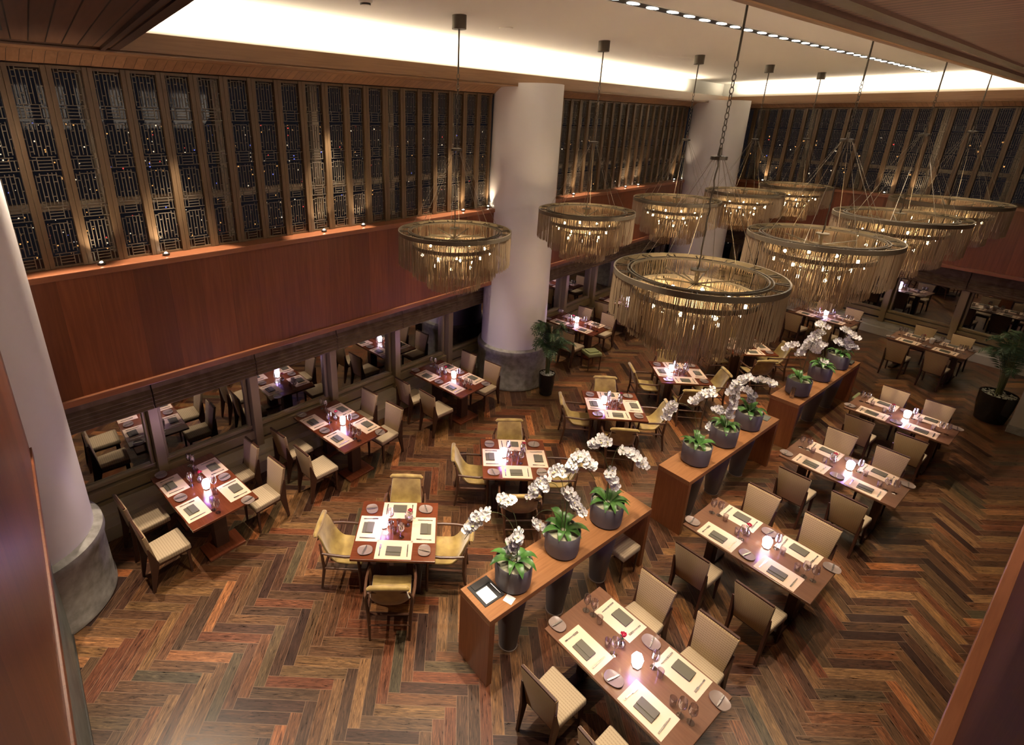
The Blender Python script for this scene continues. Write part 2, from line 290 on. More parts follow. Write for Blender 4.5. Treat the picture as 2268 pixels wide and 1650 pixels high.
# ------------------------------------------------------------------ mesh helpers
class MB:
    def __init__(s): s.v = []; s.f = []; s.m = []; s.mi = 0
    def add(s, vs, fs, T=None):
        o = len(s.v)
        s.v += [tuple(T @ Vector(v)) if T is not None else tuple(v) for v in vs]
        s.f += [tuple(i + o for i in f) for f in fs]; s.m += [s.mi] * len(fs); return s
    def box(s, c, d, T=None):
        x, y, z = c; a, b, h = d[0] / 2, d[1] / 2, d[2] / 2
        vs = [(x + i * a, y + j * b, z + k * h) for k in (-1, 1) for j in (-1, 1) for i in (-1, 1)]
        return s.add(vs, [(0, 2, 3, 1), (4, 5, 7, 6), (0, 1, 5, 4), (2, 6, 7, 3), (0, 4, 6, 2), (1, 3, 7, 5)], T)
    def hexa(s, b, t, T=None):   # bottom quad, top quad
        return s.add(list(b) + list(t), [(0, 3, 2, 1), (4, 5, 6, 7), (0, 1, 5, 4), (1, 2, 6, 5), (2, 3, 7, 6), (3, 0, 4, 7)], T)
    def bar(s, a, b, r, n=4, r2=None, T=None):
        a = Vector(a); b = Vector(b); d = (b - a)
        if d.length < 1e-9: return s
        d.normalize(); q = d.orthogonal().normalized() if abs(d.z) > .99 else d.cross(Vector((0, 0, 1))).normalized(); w = d.cross(q)
        r2 = r if r2 is None else r2; vs = []
        for P, R in ((a, r), (b, r2)):
            for k in range(n):
                t = 2 * pi * (k + .5) / n; vs.append(P + q * (cos(t) * R) + w * (sin(t) * R))
        fs = [(k, (k + 1) % n, n + (k + 1) % n, n + k) for k in range(n)] + [tuple(range(n - 1, -1, -1)), tuple(range(n, 2 * n))]
        return s.add(vs, fs, T)
    def tube(s, pts, r, n=6, T=None):
        pts = [Vector(p) for p in pts]; vs = []; L = len(pts); rs = r if isinstance(r, (list, tuple)) else [r] * L
        q = None
        for i, p in enumerate(pts):
            d = (pts[min(i + 1, L - 1)] - pts[max(i - 1, 0)]).normalized()
            if q is None: q = d.orthogonal().normalized()
            q = (q - d * q.dot(d)).normalized(); w = d.cross(q)
            for k in range(n):
                t = 2 * pi * k / n; vs.append(p + (q * cos(t) + w * sin(t)) * rs[i])
        fs = [(i * n + k, i * n + (k + 1) % n, (i + 1) * n + (k + 1) % n, (i + 1) * n + k) for i in range(L - 1) for k in range(n)]
        fs += [tuple(range(n - 1, -1, -1)), tuple(range((L - 1) * n, L * n))]
        return s.add(vs, fs, T)
    def lathe(s, prof, n=24, T=None, close=False):
        vs = []; fs = []; L = len(prof)
        for r, z in prof:
            for k in range(n): t = 2 * pi * k / n; vs.append((r * cos(t), r * sin(t), z))
        for i in range(L - 1 if not close else L):
            j = (i + 1) % L
            for k in range(n): fs.append((i * n + k, i * n + (k + 1) % n, j * n + (k + 1) % n, j * n + k))
        if not close:
            if prof[0][0] > 1e-6: fs.append(tuple(range(n - 1, -1, -1)))
            if prof[-1][0] > 1e-6: fs.append(tuple((L - 1) * n + k for k in range(n)))
        return s.add(vs, fs, T)
    def ring(s, r0, r1, z0, z1, n=48, T=None): return s.lathe([(r0, z0), (r1, z0), (r1, z1), (r0, z1)], n, T, close=True)
    def grid(s, P, T=None):      # P[i][j] points, open sheet
        h = len(P); w = len(P[0]); return s.add([p for r in P for p in r], [(i * w + j, i * w + j + 1, (i + 1) * w + j + 1, (i + 1) * w + j) for i in range(h - 1) for j in range(w - 1)], T)
    def mesh(s, name, mats, smooth=False, bevel=0, seg=2):
        me = bpy.data.meshes.new(name); me.from_pydata([tuple(v) for v in s.v], [], s.f); me.update()
        for m in (mats if isinstance(mats, (list, tuple)) else [mats]): me.materials.append(m)
        if isinstance(mats, (list, tuple)) and len(mats) > 1:
            for p, i in zip(me.polygons, s.m): p.material_index = i
        bm = bmesh.new(); bm.from_mesh(me)
        bmesh.ops.recalc_face_normals(bm, faces=bm.faces)
        if bevel:
            es = [e for e in bm.edges if len(e.link_faces) == 2 and e.calc_face_angle(0) > .6]
            bmesh.ops.bevel(bm, geom=es, offset=bevel, segments=seg, affect='EDGES', profile=.5, clamp_overlap=True)
        if smooth:
            for f in bm.faces: f.smooth = True
        bm.to_mesh(me); bm.free()
        if smooth:
            try: me.set_sharp_from_angle(angle=rad(40))
            except Exception: pass
        return me
    def build(s, name, mats, parent=None, smooth=False, bevel=0, seg=2):
        o = bpy.data.objects.new(name, s.mesh(name, mats, smooth, bevel, seg)); COL.objects.link(o)
        if parent is not None: o.parent = parent
        return o
def Tr(x=0, y=0, z=0, rz=0, rx=0, ry=0, s=1):
    return Matrix.Translation((x, y, z)) @ Matrix.Rotation(rz, 4, 'Z') @ Matrix.Rotation(ry, 4, 'Y') @ Matrix.Rotation(rx, 4, 'X') @ Matrix.Scale(s, 4)
def tag(o, label=None, cat=None, group=None, kind=None):
    if label: o['label'] = label
    if cat: o['category'] = cat
    if group: o['group'] = group
    if kind: o['kind'] = kind
    return o
def empty(name, loc=(0, 0, 0), rz=0):
    o = bpy.data.objects.new(name, None); COL.objects.link(o); o.location = loc; o.rotation_euler = (0, 0, rz); o.empty_display_size = .1; return o
def put(o, frame, x=0, y=0, z=0):
    o.location = frame.p(x, y, z); o.rotation_euler = (0, 0, frame.rz); return o
def kids(o): return [c for c in COL.objects if c.parent is o]
KID = {}
def register(o):      # remember the children once, so copies need no search
    KID[o.name] = []
    for c in o.children:
        KID[o.name].append(c); register(c)
def copy_tree(o, parent=None):
    c = o.copy(); COL.objects.link(c); c.parent = parent
    for ch in KID.get(o.name, []): 
        k = copy_tree(ch, c)
    return c
class Proto:
    """builds one thing, then hands it out first and copies after"""
    def __init__(s, root): s.root = root; register(root); s.used = False
    def place(s, loc, rz=0, label=None, group=None, scale=None):
        if not s.used: o = s.root; s.used = True
        else:
            o = copy_tree(s.root)
        o.location = loc; o.rotation_euler = (0, 0, rz)
        if scale: o.scale = (scale,) * 3
        if label: o['label'] = label
        if group: o['group'] = group
        return o
ORD = ['first', 'second', 'third', 'fourth', 'fifth', 'sixth', 'seventh', 'eighth', 'ninth', 'tenth', 'eleventh', 'twelfth', 'thirteenth', 'fourteenth', 'fifteenth', 'sixteenth',
       'seventeenth', 'eighteenth', 'nineteenth', 'twentieth', 'twenty-first', 'twenty-second', 'twenty-third', 'twenty-fourth', 'twenty-fifth', 'twenty-sixth', 'twenty-seventh', 'twenty-eighth', 'twenty-ninth', 'thirtieth', 'thirty-first', 'thirty-second', 'thirty-third', 'thirty-fourth', 'thirty-fifth', 'thirty-sixth', 'thirty-seventh', 'thirty-eighth', 'thirty-ninth', 'fortieth']

# ================================================================== SETTING
b = MB(); b.box((6, 8, -.05), (34, 34, .1)); o = b.build('floor', M['floor']); tag(o, 'herringbone parquet floor of mixed brown planks', kind='structure')
b = MB(); b.box((6, 8, 6.86), (34, 34, .12)); o = b.build('ceiling', M['plaster']); tag(o, kind='structure')

def window_wall(F, side, yf, x0, x1, bays, yk, yg, grille, bayname, nwin):
    """yf fascia front, yk kerb front, yg glass plane; bays = mullion x list"""
    L = x1 - x0; xc = (x0 + x1) / 2
    b = MB(); b.box((xc, yf + .2, 3.115), (L, .4, 1.45)); w = put(b.build('wall_' + side, M['fascia']), F); tag(w, kind='structure')
    b = MB(); b.box((xc, yf + .19, 2.36), (L, .46, .085)); t = put(b.build('trim_1' if side == 'left' else 'trim_4', M['trim'], bevel=.008), F); tag(t, kind='structure')
    b = MB(); b.box((xc, (yf + yg) / 2 + .05, 3.88), (L, yg - yf + .16, .075)); t = put(b.build('trim_2' if side == 'left' else 'trim_5', M['trim'], bevel=.008), F); tag(t, kind='structure')
    # cornice and plank soffit behind it
    b = MB(); b.box((xc, yf - .4 + .06, 6.29), (L, .12, .2)); b.box((xc, yf - .4 + .13, 6.19), (L, .26, .03)); t = put(b.build('trim_3' if side == 'left' else 'trim_6', M['cornice']), F); tag(t, kind='structure')
    b = MB(); X0, X1 = xc - L / 2, xc + L / 2
    pr_ = [(yf - .28, 6.185), (yf - .02, 6.17), (yf + .2, 6.075), (yf + 1.4, 6.055), (yf + 1.4, 6.28), (yf - .28, 6.28)]; n_ = len(pr_)
    b.add([(X, y, z) for X in (X0, X1) for y, z in pr_], [(k, (k + 1) % n_, n_ + (k + 1) % n_, n_ + k) for k in range(n_)] + [tuple(range(n_)), tuple(range(2 * n_ - 1, n_ - 1, -1))])
    s_ = put(b.build('ceiling', M['soffit_fine']), F); tag(s_, kind='structure')
    b = MB(); b.box((xc, yf + .14, 6.55), (L, .06, .54)); s_ = put(b.build('ceiling', M['cove']), F); tag(s_, kind='structure')
    # kerb and transom rails
    b = MB(); b.box((xc, (yk + yg) / 2 + .05, .11), (L, yg - yk + .1, .22)); b.box((xc, (yk + yg) / 2 + .13, .27), (L, yg - yk - .06, .10)); k = put(b.build('baseboard_' + side, M['kerb'] if side == 'left' else M['kerb_white'], bevel=.006), F); tag(k, kind='structure')
    # lower windows
    for i in range(len(bays) - 1):
        a, c = bays[i], bays[i + 1]; m_ = (a + c) / 2; wd = c - a
        e = put(empty('window_%d' % (nwin + i)), F, m_, yg, .32); tag(e, kind='structure')
        b = MB(); b.box((-wd / 2, -.06, 1.07), (.13, .2, 2.14)); b.box((0, -.02, .20), (wd - .1, .16, .16)); b.box((0, -.0, .03), (wd - .1, .1, .06)); b.box((0, -.01, .33), (wd - .1, .06, .06)); b.box((wd / 2 - .1, .0, 1.2), (.05, .06, 1.9)); b.box((-wd / 2 + .1, .0, 1.2), (.05, .06, 1.9))
        b.build('window_frame', M['frame'], e, bevel=.006)
        b = MB(); b.box((0, .02, 1.2), (wd, .01, 2.2)); b.build('pane', M['glass'], e)
    # roman blinds, one a bay
    for i in range(len(bays) - 1):
        a, c = bays[i], bays[i + 1]; wd = c - a - .02
        prof = [(0, 2.34), (-.01, 2.0)] + [(-.02 - .035 * (k % 2), 1.98 - .028 * k) for k in range(1, 11)] + [(.02, 1.69), (.05, 1.72), (.04, 2.34)]
        vs = [(x, yk_ - (1.0 if 0 else 0), z) for x in (-wd / 2, wd / 2) for yk_, z in prof]; n_ = len(prof)
        fs = [(k, (k + 1) % n_, n_ + (k + 1) % n_, n_ + k) for k in range(n_)]
        b = MB(); b.add(vs, fs + [tuple(range(n_)), tuple(range(2 * n_ - 1, n_ - 1, -1))])
        o = put(b.build('roman_blind', M['blind']), F, (a + c) / 2, yg - .3, 0)
        tag(o, 'brown roman blind folded up over the %s %s window, counting from the room corner' % (ORD[len(bays) - 2 - i] if side == 'left' else ORD[i], bayname), 'blind', 'roman blinds along the %s window wall' % bayname)
    # upper windows behind the screens
    for i in range(len(bays) - 1):
        a, c = bays[i], bays[i + 1]; m_ = (a + c) / 2; wd = c - a
        e = put(empty('window_%d' % (nwin + 20 + i)), F, m_, yg, 3.92); tag(e, kind='structure')
        b = MB(); b.box((-wd / 2, .0, 1.12), (.12, .14, 2.24)); b.box((0, 0, .62), (wd - .1, .1, .10)); b.build('window_frame', M['kerb'], e)
        b = MB(); b.box((0, .02, 1.12), (wd, .01, 2.24)); b.build('pane', M['glass_up'], e)

# pillars and bays
LB = [-1.41 + 1.5 * k for k in range(-1, 15)]      # mullions of the window wall: .., 1.59, 3.09, 4.59, 6.09, 7.59, ...
LB = [x for x in LB]
RB = [-10.3 + 1.55 * k for k in range(0, 9)]
RB = [-9.96 + 1.55 * k for k in range(-1, 8)]
window_wall(FL, 'left', 7.0, -3.0, 19.6, LB, 7.34, 7.8, None, 'long wall', 1)
window_wall(FR, 'right', 17.33, -11.2, 3.0, RB, 17.88, 18.3, None, 'far wall', 21)

# lattice screens ----------------------------------------------------
def lattice_mesh(w=.285, h=2.12):
    rs = random.Random(5); b = MB(); t = .0085; d = .012
    def hb(x0, x1, z): b.box(((x0 + x1) / 2, 0, z), (x1 - x0, d, t))
    def vb(x, z0, z1): b.box((x, 0, (z0 + z1) / 2), (t, d, z1 - z0))
    H = h / 4; x0, x1 = -w / 2, w / 2
    for k in range(4):
        z0 = k * H; z1 = z0 + H; fl = 1 if k % 2 else -1
        hb(x0, x1, z0 + .02)
        # tall vertical run in the middle, nested rectangles at the ends of each repeat
        a = z0 + .02; c = z0 + H * .30
        for q in range(1, 4): hb(x0 + .075, x1 - .075, a + (c - a) * q / 4)
        vb(x0 + .075, a, c); vb(x1 - .075, a, c); vb(x0 + .035, a, c - .03); vb(x1 - .035, a, c - .03); hb(x0, x0 + .075, c - .03); hb(x1 - .075, x1, c - .03)
        hb(x0 + .035, x1 - .035, c)
        for q in range(7):
            x = x0 + .03 + (w - .06) * q / 6; vb(x, c + rs.uniform(0, .03), z1 - rs.uniform(0, .05))
        for q in range(6):
            xa = x0 + .03 + (w - .06) * q / 6; xb = x0 + .03 + (w - .06) * (q + 1) / 6
            hb(xa, xb, c + (z1 - c) * (.30 + .42 * ((q + k) % 2))); 
            if q in (0, 5): hb(xa, xb, c + (z1 - c) * .15); hb(xa, xb, c + (z1 - c) * .88)
        hb(x0, x0 + .03, c + (z1 - c) * .5); hb(x1 - .03, x1, c + (z1 - c) * .5); hb(x0 + .06, x1 - .06, z1 - .03)
    return b
def make_screen():
    r = empty('lattice_screen'); tag(r, 'x', 'screen')
    lattice_mesh().build('lattice', M['lattice'], r)
    for s in (-1, 1):
        b = MB(); b.box((s * .160, 0, 1.07), (.048, .09, 2.14)); b.build('side_post', M['mullion'], r, bevel=.003)
    b = MB(); b.box((0, 0, .012), (.3, .05, .024)); b.build('bottom_rail', M['mullion'], r)
    b = MB(); b.box((0, 0, 2.125), (.3, .05, .03)); b.build('top_rail', M['mullion'], r)
    return r
SCR = Proto(make_screen())
k = 0
xs = [8.0 - .37 * i for i in range(25)]
for i, x in enumerate(xs):
    SCR.place(FL.p(x, 7.28, 3.92), FL.rz, 'bronze lattice screen on the long ledge, %s leftward from the big white pillar' % ORD[i], 'lattice screens between the two near pillars')
for i in range(21):
    SCR.place(FL.p(9.62 + .37 * i, 7.28, 3.92), FL.rz, 'bronze lattice screen behind the hanging lamps, %s rightward from the big white pillar' % ORD[i], 'lattice screens between the big pillar and the corner')
for i in range(32):
    SCR.place(FR.p(-10.0 + .37 * i, 17.6, 3.92), FR.rz, 'bronze lattice screen on the far wall, %s rightward from the corner pillar' % ORD[i], 'lattice screens along the far wall')

# uplights on the ledge
def make_uplight():
    r = empty('uplight'); tag(r, 'x', 'light')
    b = MB(); b.lathe([(.001, 0), (.04, 0), (.045, .025), (.03, .03)], 14); b.build('housing', M['dark_metal'], r)
    b = MB(); b.lathe([(.001, .031), (.018, .032), (.012, .042), (.001, .045)], 12); b.build('lens', M['uplight'], r, smooth=True); return r
UP = Proto(make_uplight())
for i, (x, y) in enumerate([(1.26, 7.12), (1.97, 7.12), (4.27, 7.14), (5.01, 7.14), (7.36, 7.14), (8.08, 7.14), (11.17, 7.14), (13.69, 7.14), (14.41, 7.14), (16.73, 7.14), (17.3, 7.14)]):
    UP.place(FL.p(x, y, 3.918), 0, 'small round lit uplight on the long wooden ledge, %s from the near end' % ORD[i], 'uplights on the ledges')
    lamp('SPOT', 'uplight_lamp', FL.p(x, y, 3.97), 14, WARM, size=.02, target=FL.p(x, y + .12, 6.0), ang=95, blend=.9)
for i, (x, y) in enumerate([(-9.09, 17.45), (-5.87, 17.45), (-5.24, 17.45), (-2.4, 17.45)]):
    UP.place(FR.p(x, y, 3.918), 0, 'small round lit uplight on the far wall ledge, %s from the corner' % ORD[i], 'uplights on the ledges')
    lamp('SPOT', 'uplight_lamp', FR.p(x, y, 3.97), 16, WARM, size=.02, target=FR.p(x, y + .1, 6.0), ang=95, blend=.9)
# soffit downlights near the grille
def make_down():
    r = empty('downlight'); tag(r, 'x', 'light')
    b = MB(); b.ring(.035, .055, -.012, .004, 20); b.build('trim_ring', M['frame'], r)
    b = MB(); b.lathe([(.001, .0), (.034, .0), (.034, -.004), (.001, -.004)], 16); b.build('lens', M['lens'], r); return r
DN = Proto(make_down())
for i, x in enumerate([2.02, 5.04, 7.5]): DN.place(FL.p(x, 7.0, 6.198), 0, 'small round downlight in the plank soffit, %s along the near screens' % ORD[i], 'downlights in the plank soffit')

# pillars --------------------------------------------------------------
def pillar(F, x, y, r, rb, label, name='wall_pillar'):
    e = empty(name, F.p(x, y, 0), F.rz); tag(e, label, kind='structure')
    b = MB(); b.lathe([(rb, 0), (rb + .015, .01), (rb + .015, .07), (rb, .09), (rb - .01, .70), (rb + .005, .78), (rb + .02, .84), (rb + .01, .92), (rb - .04, .95), (r - .02, .955)], 64); b.build('stone_base', M['stone'], e, smooth=True)
    b = MB(); b.lathe([(r, .94), (r - .045, 6.24)], 64); b.build('shaft', M['pillar'], e, smooth=True)
pillar(FL, -.15, 6.80, .70, .78, 'white round pillar on a grey stone base at the left edge')
pillar(FL, 8.78, 6.84, .715, .78, 'big white round pillar on a grey stone base beside the palm')
pillar(FL, 17.75, 6.5, .82, .88, 'white round pillar in the far room corner')
def stone_pier():
    e = empty('wall_pier', (11.03, 8.97, 0), rad(90 - 143)); tag(e, 'pale grey stone pier at the right edge beside the palm', kind='structure')
    b = MB(); b.box((.5, .5, 3.1), (1.0, 1.0, 6.2)); b.build('stone_face', M['kerb_white'], e)
    b = MB(); b.box((.5, .5, .08), (1.03, 1.03, .16)); b.build('stone_plinth', M['stone'], e, bevel=.01)
stone_pier()
for (x, y, p) in ((8.1, 6.0, 5), (-.9, 6.0, 5)):
    pass

# mezzanine soffit, edges, near parapets -------------------------------
b = MB(); b.box((12, -3.225, 6.27), (40, 9.55, .1)); o = put(b.build('ceiling', M['soffit_narrow']), FC); tag(o, kind='structure')
b = MB(); b.box((12, 1.54, 6.5), (40, .04, .64)); o = put(b.build('trim_7', M['cornice']), FC); tag(o, kind='structure')
b = MB(); b.box((12, 1.46, 6.215), (40, .12, .05)); o = put(b.build('trim_12', M['dark_wood']), FC); tag(o, kind='structure')
b = MB(); b.box((12, 1.27, 6.214), (40, .09, .03)); b.box((12, .2, 6.214), (40, .06, .03)); o = put(b.build('trim_8', M['dark_wood']), FC); tag(o, kind='structure')
# left soffit: planks run towards the camera
b = MB(); b.box((-3.5, 4.4, 6.265), (8.6, 5.9, .1)); o = put(b.build('ceiling', M['soffit']), FC); tag(o, kind='structure')
b = MB(); b.box((.83, 4.4, 6.5), (.08, 5.9, .6)); b.box((.72, 4.4, 6.205), (.04, 5.9, .04)); o = put(b.build('trim_9', M['dark_wood']), FC); tag(o, kind='structure')
b = MB(); b.box((0, 0, 0), (.035, 1.6, .02)); o = put(b.build('ceiling_slot', M['black']), FC, -.05, 5.0, 6.205); tag(o, 'short black slot in the plank ceiling at the upper left', 'slot')
# left mezzanine wall, wood above a slate base
def wall_line(x0, y0, x1, y1, t, z0, z1, name, m, kind='structure'):
    A = FC.p(x0, y0); B = FC.p(x1, y1); d = (B - A); a = math.atan2(d.y, d.x); L = d.length
    b = MB(); b.box((L / 2, t / 2, (z0 + z1) / 2), (L, abs(t), z1 - z0)); o = b.build(name, m, bevel=.004); o.location = A; o.rotation_euler = (0, 0, a); tag(o, kind=kind); return o
wall_line(-.335, 0, -.65, 6.38, .2, 2.33, 6.2, 'wall_mezzanine', M['fascia'])
wall_line(-.318, 0, -.633, 6.40, .24, 2.30, 2.39, 'trim_10', M['fascia'])
wall_line(-.42, 0, -.75, 6.3, .2, 0, 2.3, 'wall_slate', M['slate'])
wall_line(-.40, 0, -.735, 6.3, .02, 0.0, .03, 'baseboard_left_near', M['dark_metal'])
# right mezzanine parapet
b = MB(); b.box((14, -.27, 3.5), (36, .2, 2.3)); o = put(b.build('wall_parapet', M['parapet']), FC); tag(o, kind='structure')
b = MB(); b.box((14, -.23, 2.38), (36, .26, .10)); o = put(b.build('trim_11', M['trim'], bevel=.006), FC); tag(o, kind='structure')
b = MB(); b.box((14, -4.3, 2.6), (36, 8.0, .4)); o = put(b.build('ceiling', M['soffit_narrow']), FC); tag(o, kind='structure')

# slot light in the ceiling ---------------------------------------------
r = put(empty('slot_light'), FC, 0, 3.95, 6.8); tag(r, 'long black slot with a row of bright lamps in the white ceiling', 'light')
b = MB(); b.box((8.2, 0, -.004), (17.4, .17, .008)); b.build('slot', M['black'], r)
b = MB()
for s in (-1, 1): b.box((8.2, s * .085, -.006), (17.4, .012, .014))
b.build('slot_rim', M['plaster'], r)
lens = MB(); lens.add([(cos(t) * .10 + .0, sin(t) * .045, -.012) for t in [2 * pi * k / 14 for k in range(14)]], [tuple(range(13, -1, -1))])
lm = lens.mesh('lamp_lens', M['lens'])
for i in range(44):
    o = bpy.data.objects.new('lamp_lens', lm); COL.objects.link(o); o.parent = r; o.location = (.6 + .37 * i, .01 * ((i * 7) % 3 - 1), 0)
# smoke detector, sprinklers
r = empty('smoke_detector', (-.95, 6.54, 6.8)); tag(r, 'round white smoke detector with dark slots on the ceiling', 'detector')
b = MB(); b.lathe([(.001, -.05), (.05, -.05), (.055, -.03), (.075, -.025), (.08, 0)], 24); b.build('body', M['cove'], r, smooth=True)
b = MB(); b.ring(.050, .058, -.045, -.03, 24); b.build('sensor_slots', M['dark_metal'], r)
b = MB(); b.lathe([(.001, -.01), (.09, -.01), (.10, 0)], 24); o = b.build('speaker_grille', M['plaster']); o.location = (.75, 8.2, 6.8); tag(o, 'flat round white speaker cover on the ceiling', 'speaker')
r = empty('floor_light', FL.p(.10, 7.2, 0)); 
r.location = (-4.66, 5.63, 0); tag(r, 'round recessed floor light beside the left pillar', 'light')
b = MB(); b.ring(.05, .075, 0, .008, 24); b.build('rim', M['steel'], r); b = MB(); b.lathe([(.001, .004), (.05, .004)], 20); b.build('lens', M['plate'], r)

# ================================================================== CHANDELIERS
def fringe(R, z0, z1, step, seed, rr=.0036):
    rs = random.Random(seed); b = MB(); n = int(2 * pi * R / step)
    for k in range(n):
        a = 2 * pi * (k + rs.uniform(-.3, .3)) / n; r = R + rs.uniform(-.014, .006); zb = z1 + rs.uniform(-.008, .022)
        q = Vector((cos(a), sin(a), 0)); t = Vector((-sin(a), cos(a), 0)); P = []; m = 4
        ph = rs.uniform(0, 6)
        for i in range(m + 1):
            f = i / m; z = z0 + (zb - z0) * f; w = .006 * f * sin(ph + 5 * f)
            P.append(q * (r + w * .5) + t * w + Vector((0, 0, z)))
        vs = []
        for p in P:
            vs += [p + q * rr, p + t * rr * .87 - q * rr * .5, p - t * rr * .87 - q * rr * .5]
        b.add(vs, [(i * 3 + j, i * 3 + (j + 1) % 3, i * 3 + 3 + (j + 1) % 3, i * 3 + 3 + j) for i in range(m) for j in range(3)])
    return b
CH_Z, CEIL = 4.12, 6.8
HUB = 1.14
def make_chandelier():
    r = empty('chandelier'); tag(r, 'x', 'chandelier')
    b = MB(); b.lathe([(.09, -.155), (.09, 0)], 32); o = b.build('canopy', M['bronze'], r, smooth=True); o.location.z = CEIL - CH_Z
    b = MB(); b.bar((0, 0, -.15), (0, 0, -.66), .011, 8); o = b.build('rod', M['bronze'], r); o.location.z = CEIL - CH_Z
    L = CEIL - CH_Z - .66 - HUB
    b = MB(); nl = 14; p = L / nl
    for k in range(nl):
        z = -p * (k + .5); pts = [(cos(t) * .018, 0, z + sin(t) * p * .62) for t in [2 * pi * i / 10 for i in range(11)]]
        if k % 2: pts = [(0, q[0], q[2]) for q in pts]
        b.tube(pts, .0045, 5)
    o = b.build('chain', M['bronze'], r, smooth=True); o.location.z = CEIL - CH_Z - .66
    # scaled body
    b = MB(); b.lathe([(.001, HUB - .01), (.075, HUB - .01), (.075, HUB + .02), (.02, HUB + .03), (.015, HUB + .10), (.001, HUB + .10)], 24); b.build('hanging_plate', M['bronze'], r)
    for k in range(8):
        a = 2 * pi * (k + .5) / 8; b = MB(); b.bar((cos(a) * .055, sin(a) * .055, HUB), (cos(a) * .66, sin(a) * .66, .01), .0028, 4); b.build('cable', M['cable'], r)
    b = MB(); b.tube([(.006 * sin(k * 1.9), .006 * cos(k * 2.3), HUB - k * (HUB - .05) / 16) for k in range(17)], .008, 5); b.build('inner_chain', M['bronze'], r)
    b = MB(); b.ring(.812, .828, -.035, .022, 72); b.build('outer_ring', M['bronze_edge'], r)
    b = MB(); b.ring(.675, .688, -.012, .012, 64); b.ring(.640, .652, -.012, .012, 64)
    for k in range(16):
        a = 2 * pi * (k + .5) / 16; s = .05
        for e in (-1, 1):
            b.bar((cos(a + e * s) * .815, sin(a + e * s) * .815, 0), (cos(a + e * s * .45) * .685, sin(a + e * s * .45) * .685, 0), .007, 4)
    b.build('inner_ring', M['bronze'], r)
    b = MB(); b.lathe([(.001, .05), (.075, .05), (.075, .035), (.022, .03), (.02, -.10), (.05, -.11), (.05, -.125), (.001, -.125)], 24)
    b.build('centre_hub', M['bronze_edge'], r, smooth=True)
    for k in range(10):
        a = 2 * pi * k / 10 + .1; b = MB(); b.bar((cos(a) * .03, sin(a) * .03, -.10), (cos(a) * .395, sin(a) * .395, -.02 if k % 2 else -.10), .008, 4); b.build('spoke', M['bronze_edge'], r)
    b = MB(); b.ring(.612, .626, -.225, -.175, 64)
    for k in range(16):
        a = 2 * pi * k / 16; b.bar((cos(a) * .65, sin(a) * .65, 0), (cos(a) * .62, sin(a) * .62, -.18), .005, 4)
    b.build('middle_ring', M['bronze'], r)
    b = MB(); b.ring(.392, .404, -.36, -.33, 48)
    for k in range(8):
        a = 2 * pi * k / 8; b.bar((cos(a) * .61, sin(a) * .61, -.2), (cos(a) * .40, sin(a) * .40, -.34), .005, 4)
    b.build('lower_ring', M['bronze'], r)
    for R, a, c, nm, sd in ((.818, -.03, -.48, 'outer_fringe', 1), (.618, -.20, -.665, 'middle_fringe', 2), (.40, -.34, -.85, 'inner_fringe', 3)):
        o = fringe(R, a, c, .0105, sd).build(nm, M['fringe'], r); tag(o, kind='stuff')
    bm_ = MB(); bm_.lathe([(.001, -.019), (.014, -.019), (.020, 0), (.014, .019), (.001, .024)], 10); me = bm_.mesh('bulb', M['bulb'], smooth=True)
    for k in range(10):
        a = 2 * pi * (k + .3) / 10; o = bpy.data.objects.new('bulb', me); COL.objects.link(o); o.parent = r; o.location = (cos(a) * .52, sin(a) * .52, -.31)
    for k in range(6):
        a = 2 * pi * (k + .1) / 6; o = bpy.data.objects.new('bulb', me); COL.objects.link(o); o.parent = r; o.location = (cos(a) * .30, sin(a) * .30, -.50)
    return r
CH = Proto(make_chandelier())
UNSC = ('canopy', 'rod', 'chain')
def chandelier(x, y, D, label, group):
    s = D / 1.65; o = CH.place((x, y, CH_Z), random.Random(x).uniform(0, .4), label, group)
    for c in [c for c in bpy.data.objects if c.parent is o]:
        st = c.name.split('.')[0]
        if st in UNSC:
            if st == 'chain':
                L0 = CEIL - CH_Z - .66 - HUB; c.scale = (1, 1, (CEIL - CH_Z - .66 - HUB * s - .08 * s) / L0)
        else:
            c.location = c.location * s; c.scale = (s, s, s)
    lamp('POINT', 'chandelier_lamp', (x, y, CH_Z - .52 * s), 11, (1, .72, .42), size=.12)
GB, GR = 'chandeliers of the window row', 'chandeliers of the row above the orchids'
chandelier(.09, 7.32, 1.58, 'fringed bronze chandelier hanging in front of the big white pillar and red wood panel', GB)
chandelier(2.42, 9.30, 1.65, 'fringed bronze chandelier just right of the big white pillar', GB)
chandelier(4.67, 10.95, 1.68, 'fringed bronze chandelier third in the window row counting from the viewer', GB)
chandelier(6.85, 12.45, 1.66, 'fringed bronze chandelier fourth in the window row, before the corner pillar', GB)
chandelier(8.96, 13.95, 1.65, 'farthest fringed bronze chandelier of the window row', GB)
chandelier(2.61, 5.31, 1.68, 'largest and nearest fringed bronze chandelier, low in the centre', GR)
chandelier(5.27, 7.36, 1.87, 'fringed bronze chandelier second in the row above the orchids', GR)
chandelier(7.93, 9.31, 1.95, 'fringed bronze chandelier third in the row above the orchids', GR)
chandelier(10.6, 11.33, 2.02, 'farthest fringed bronze chandelier of the row above the orchids', GR)

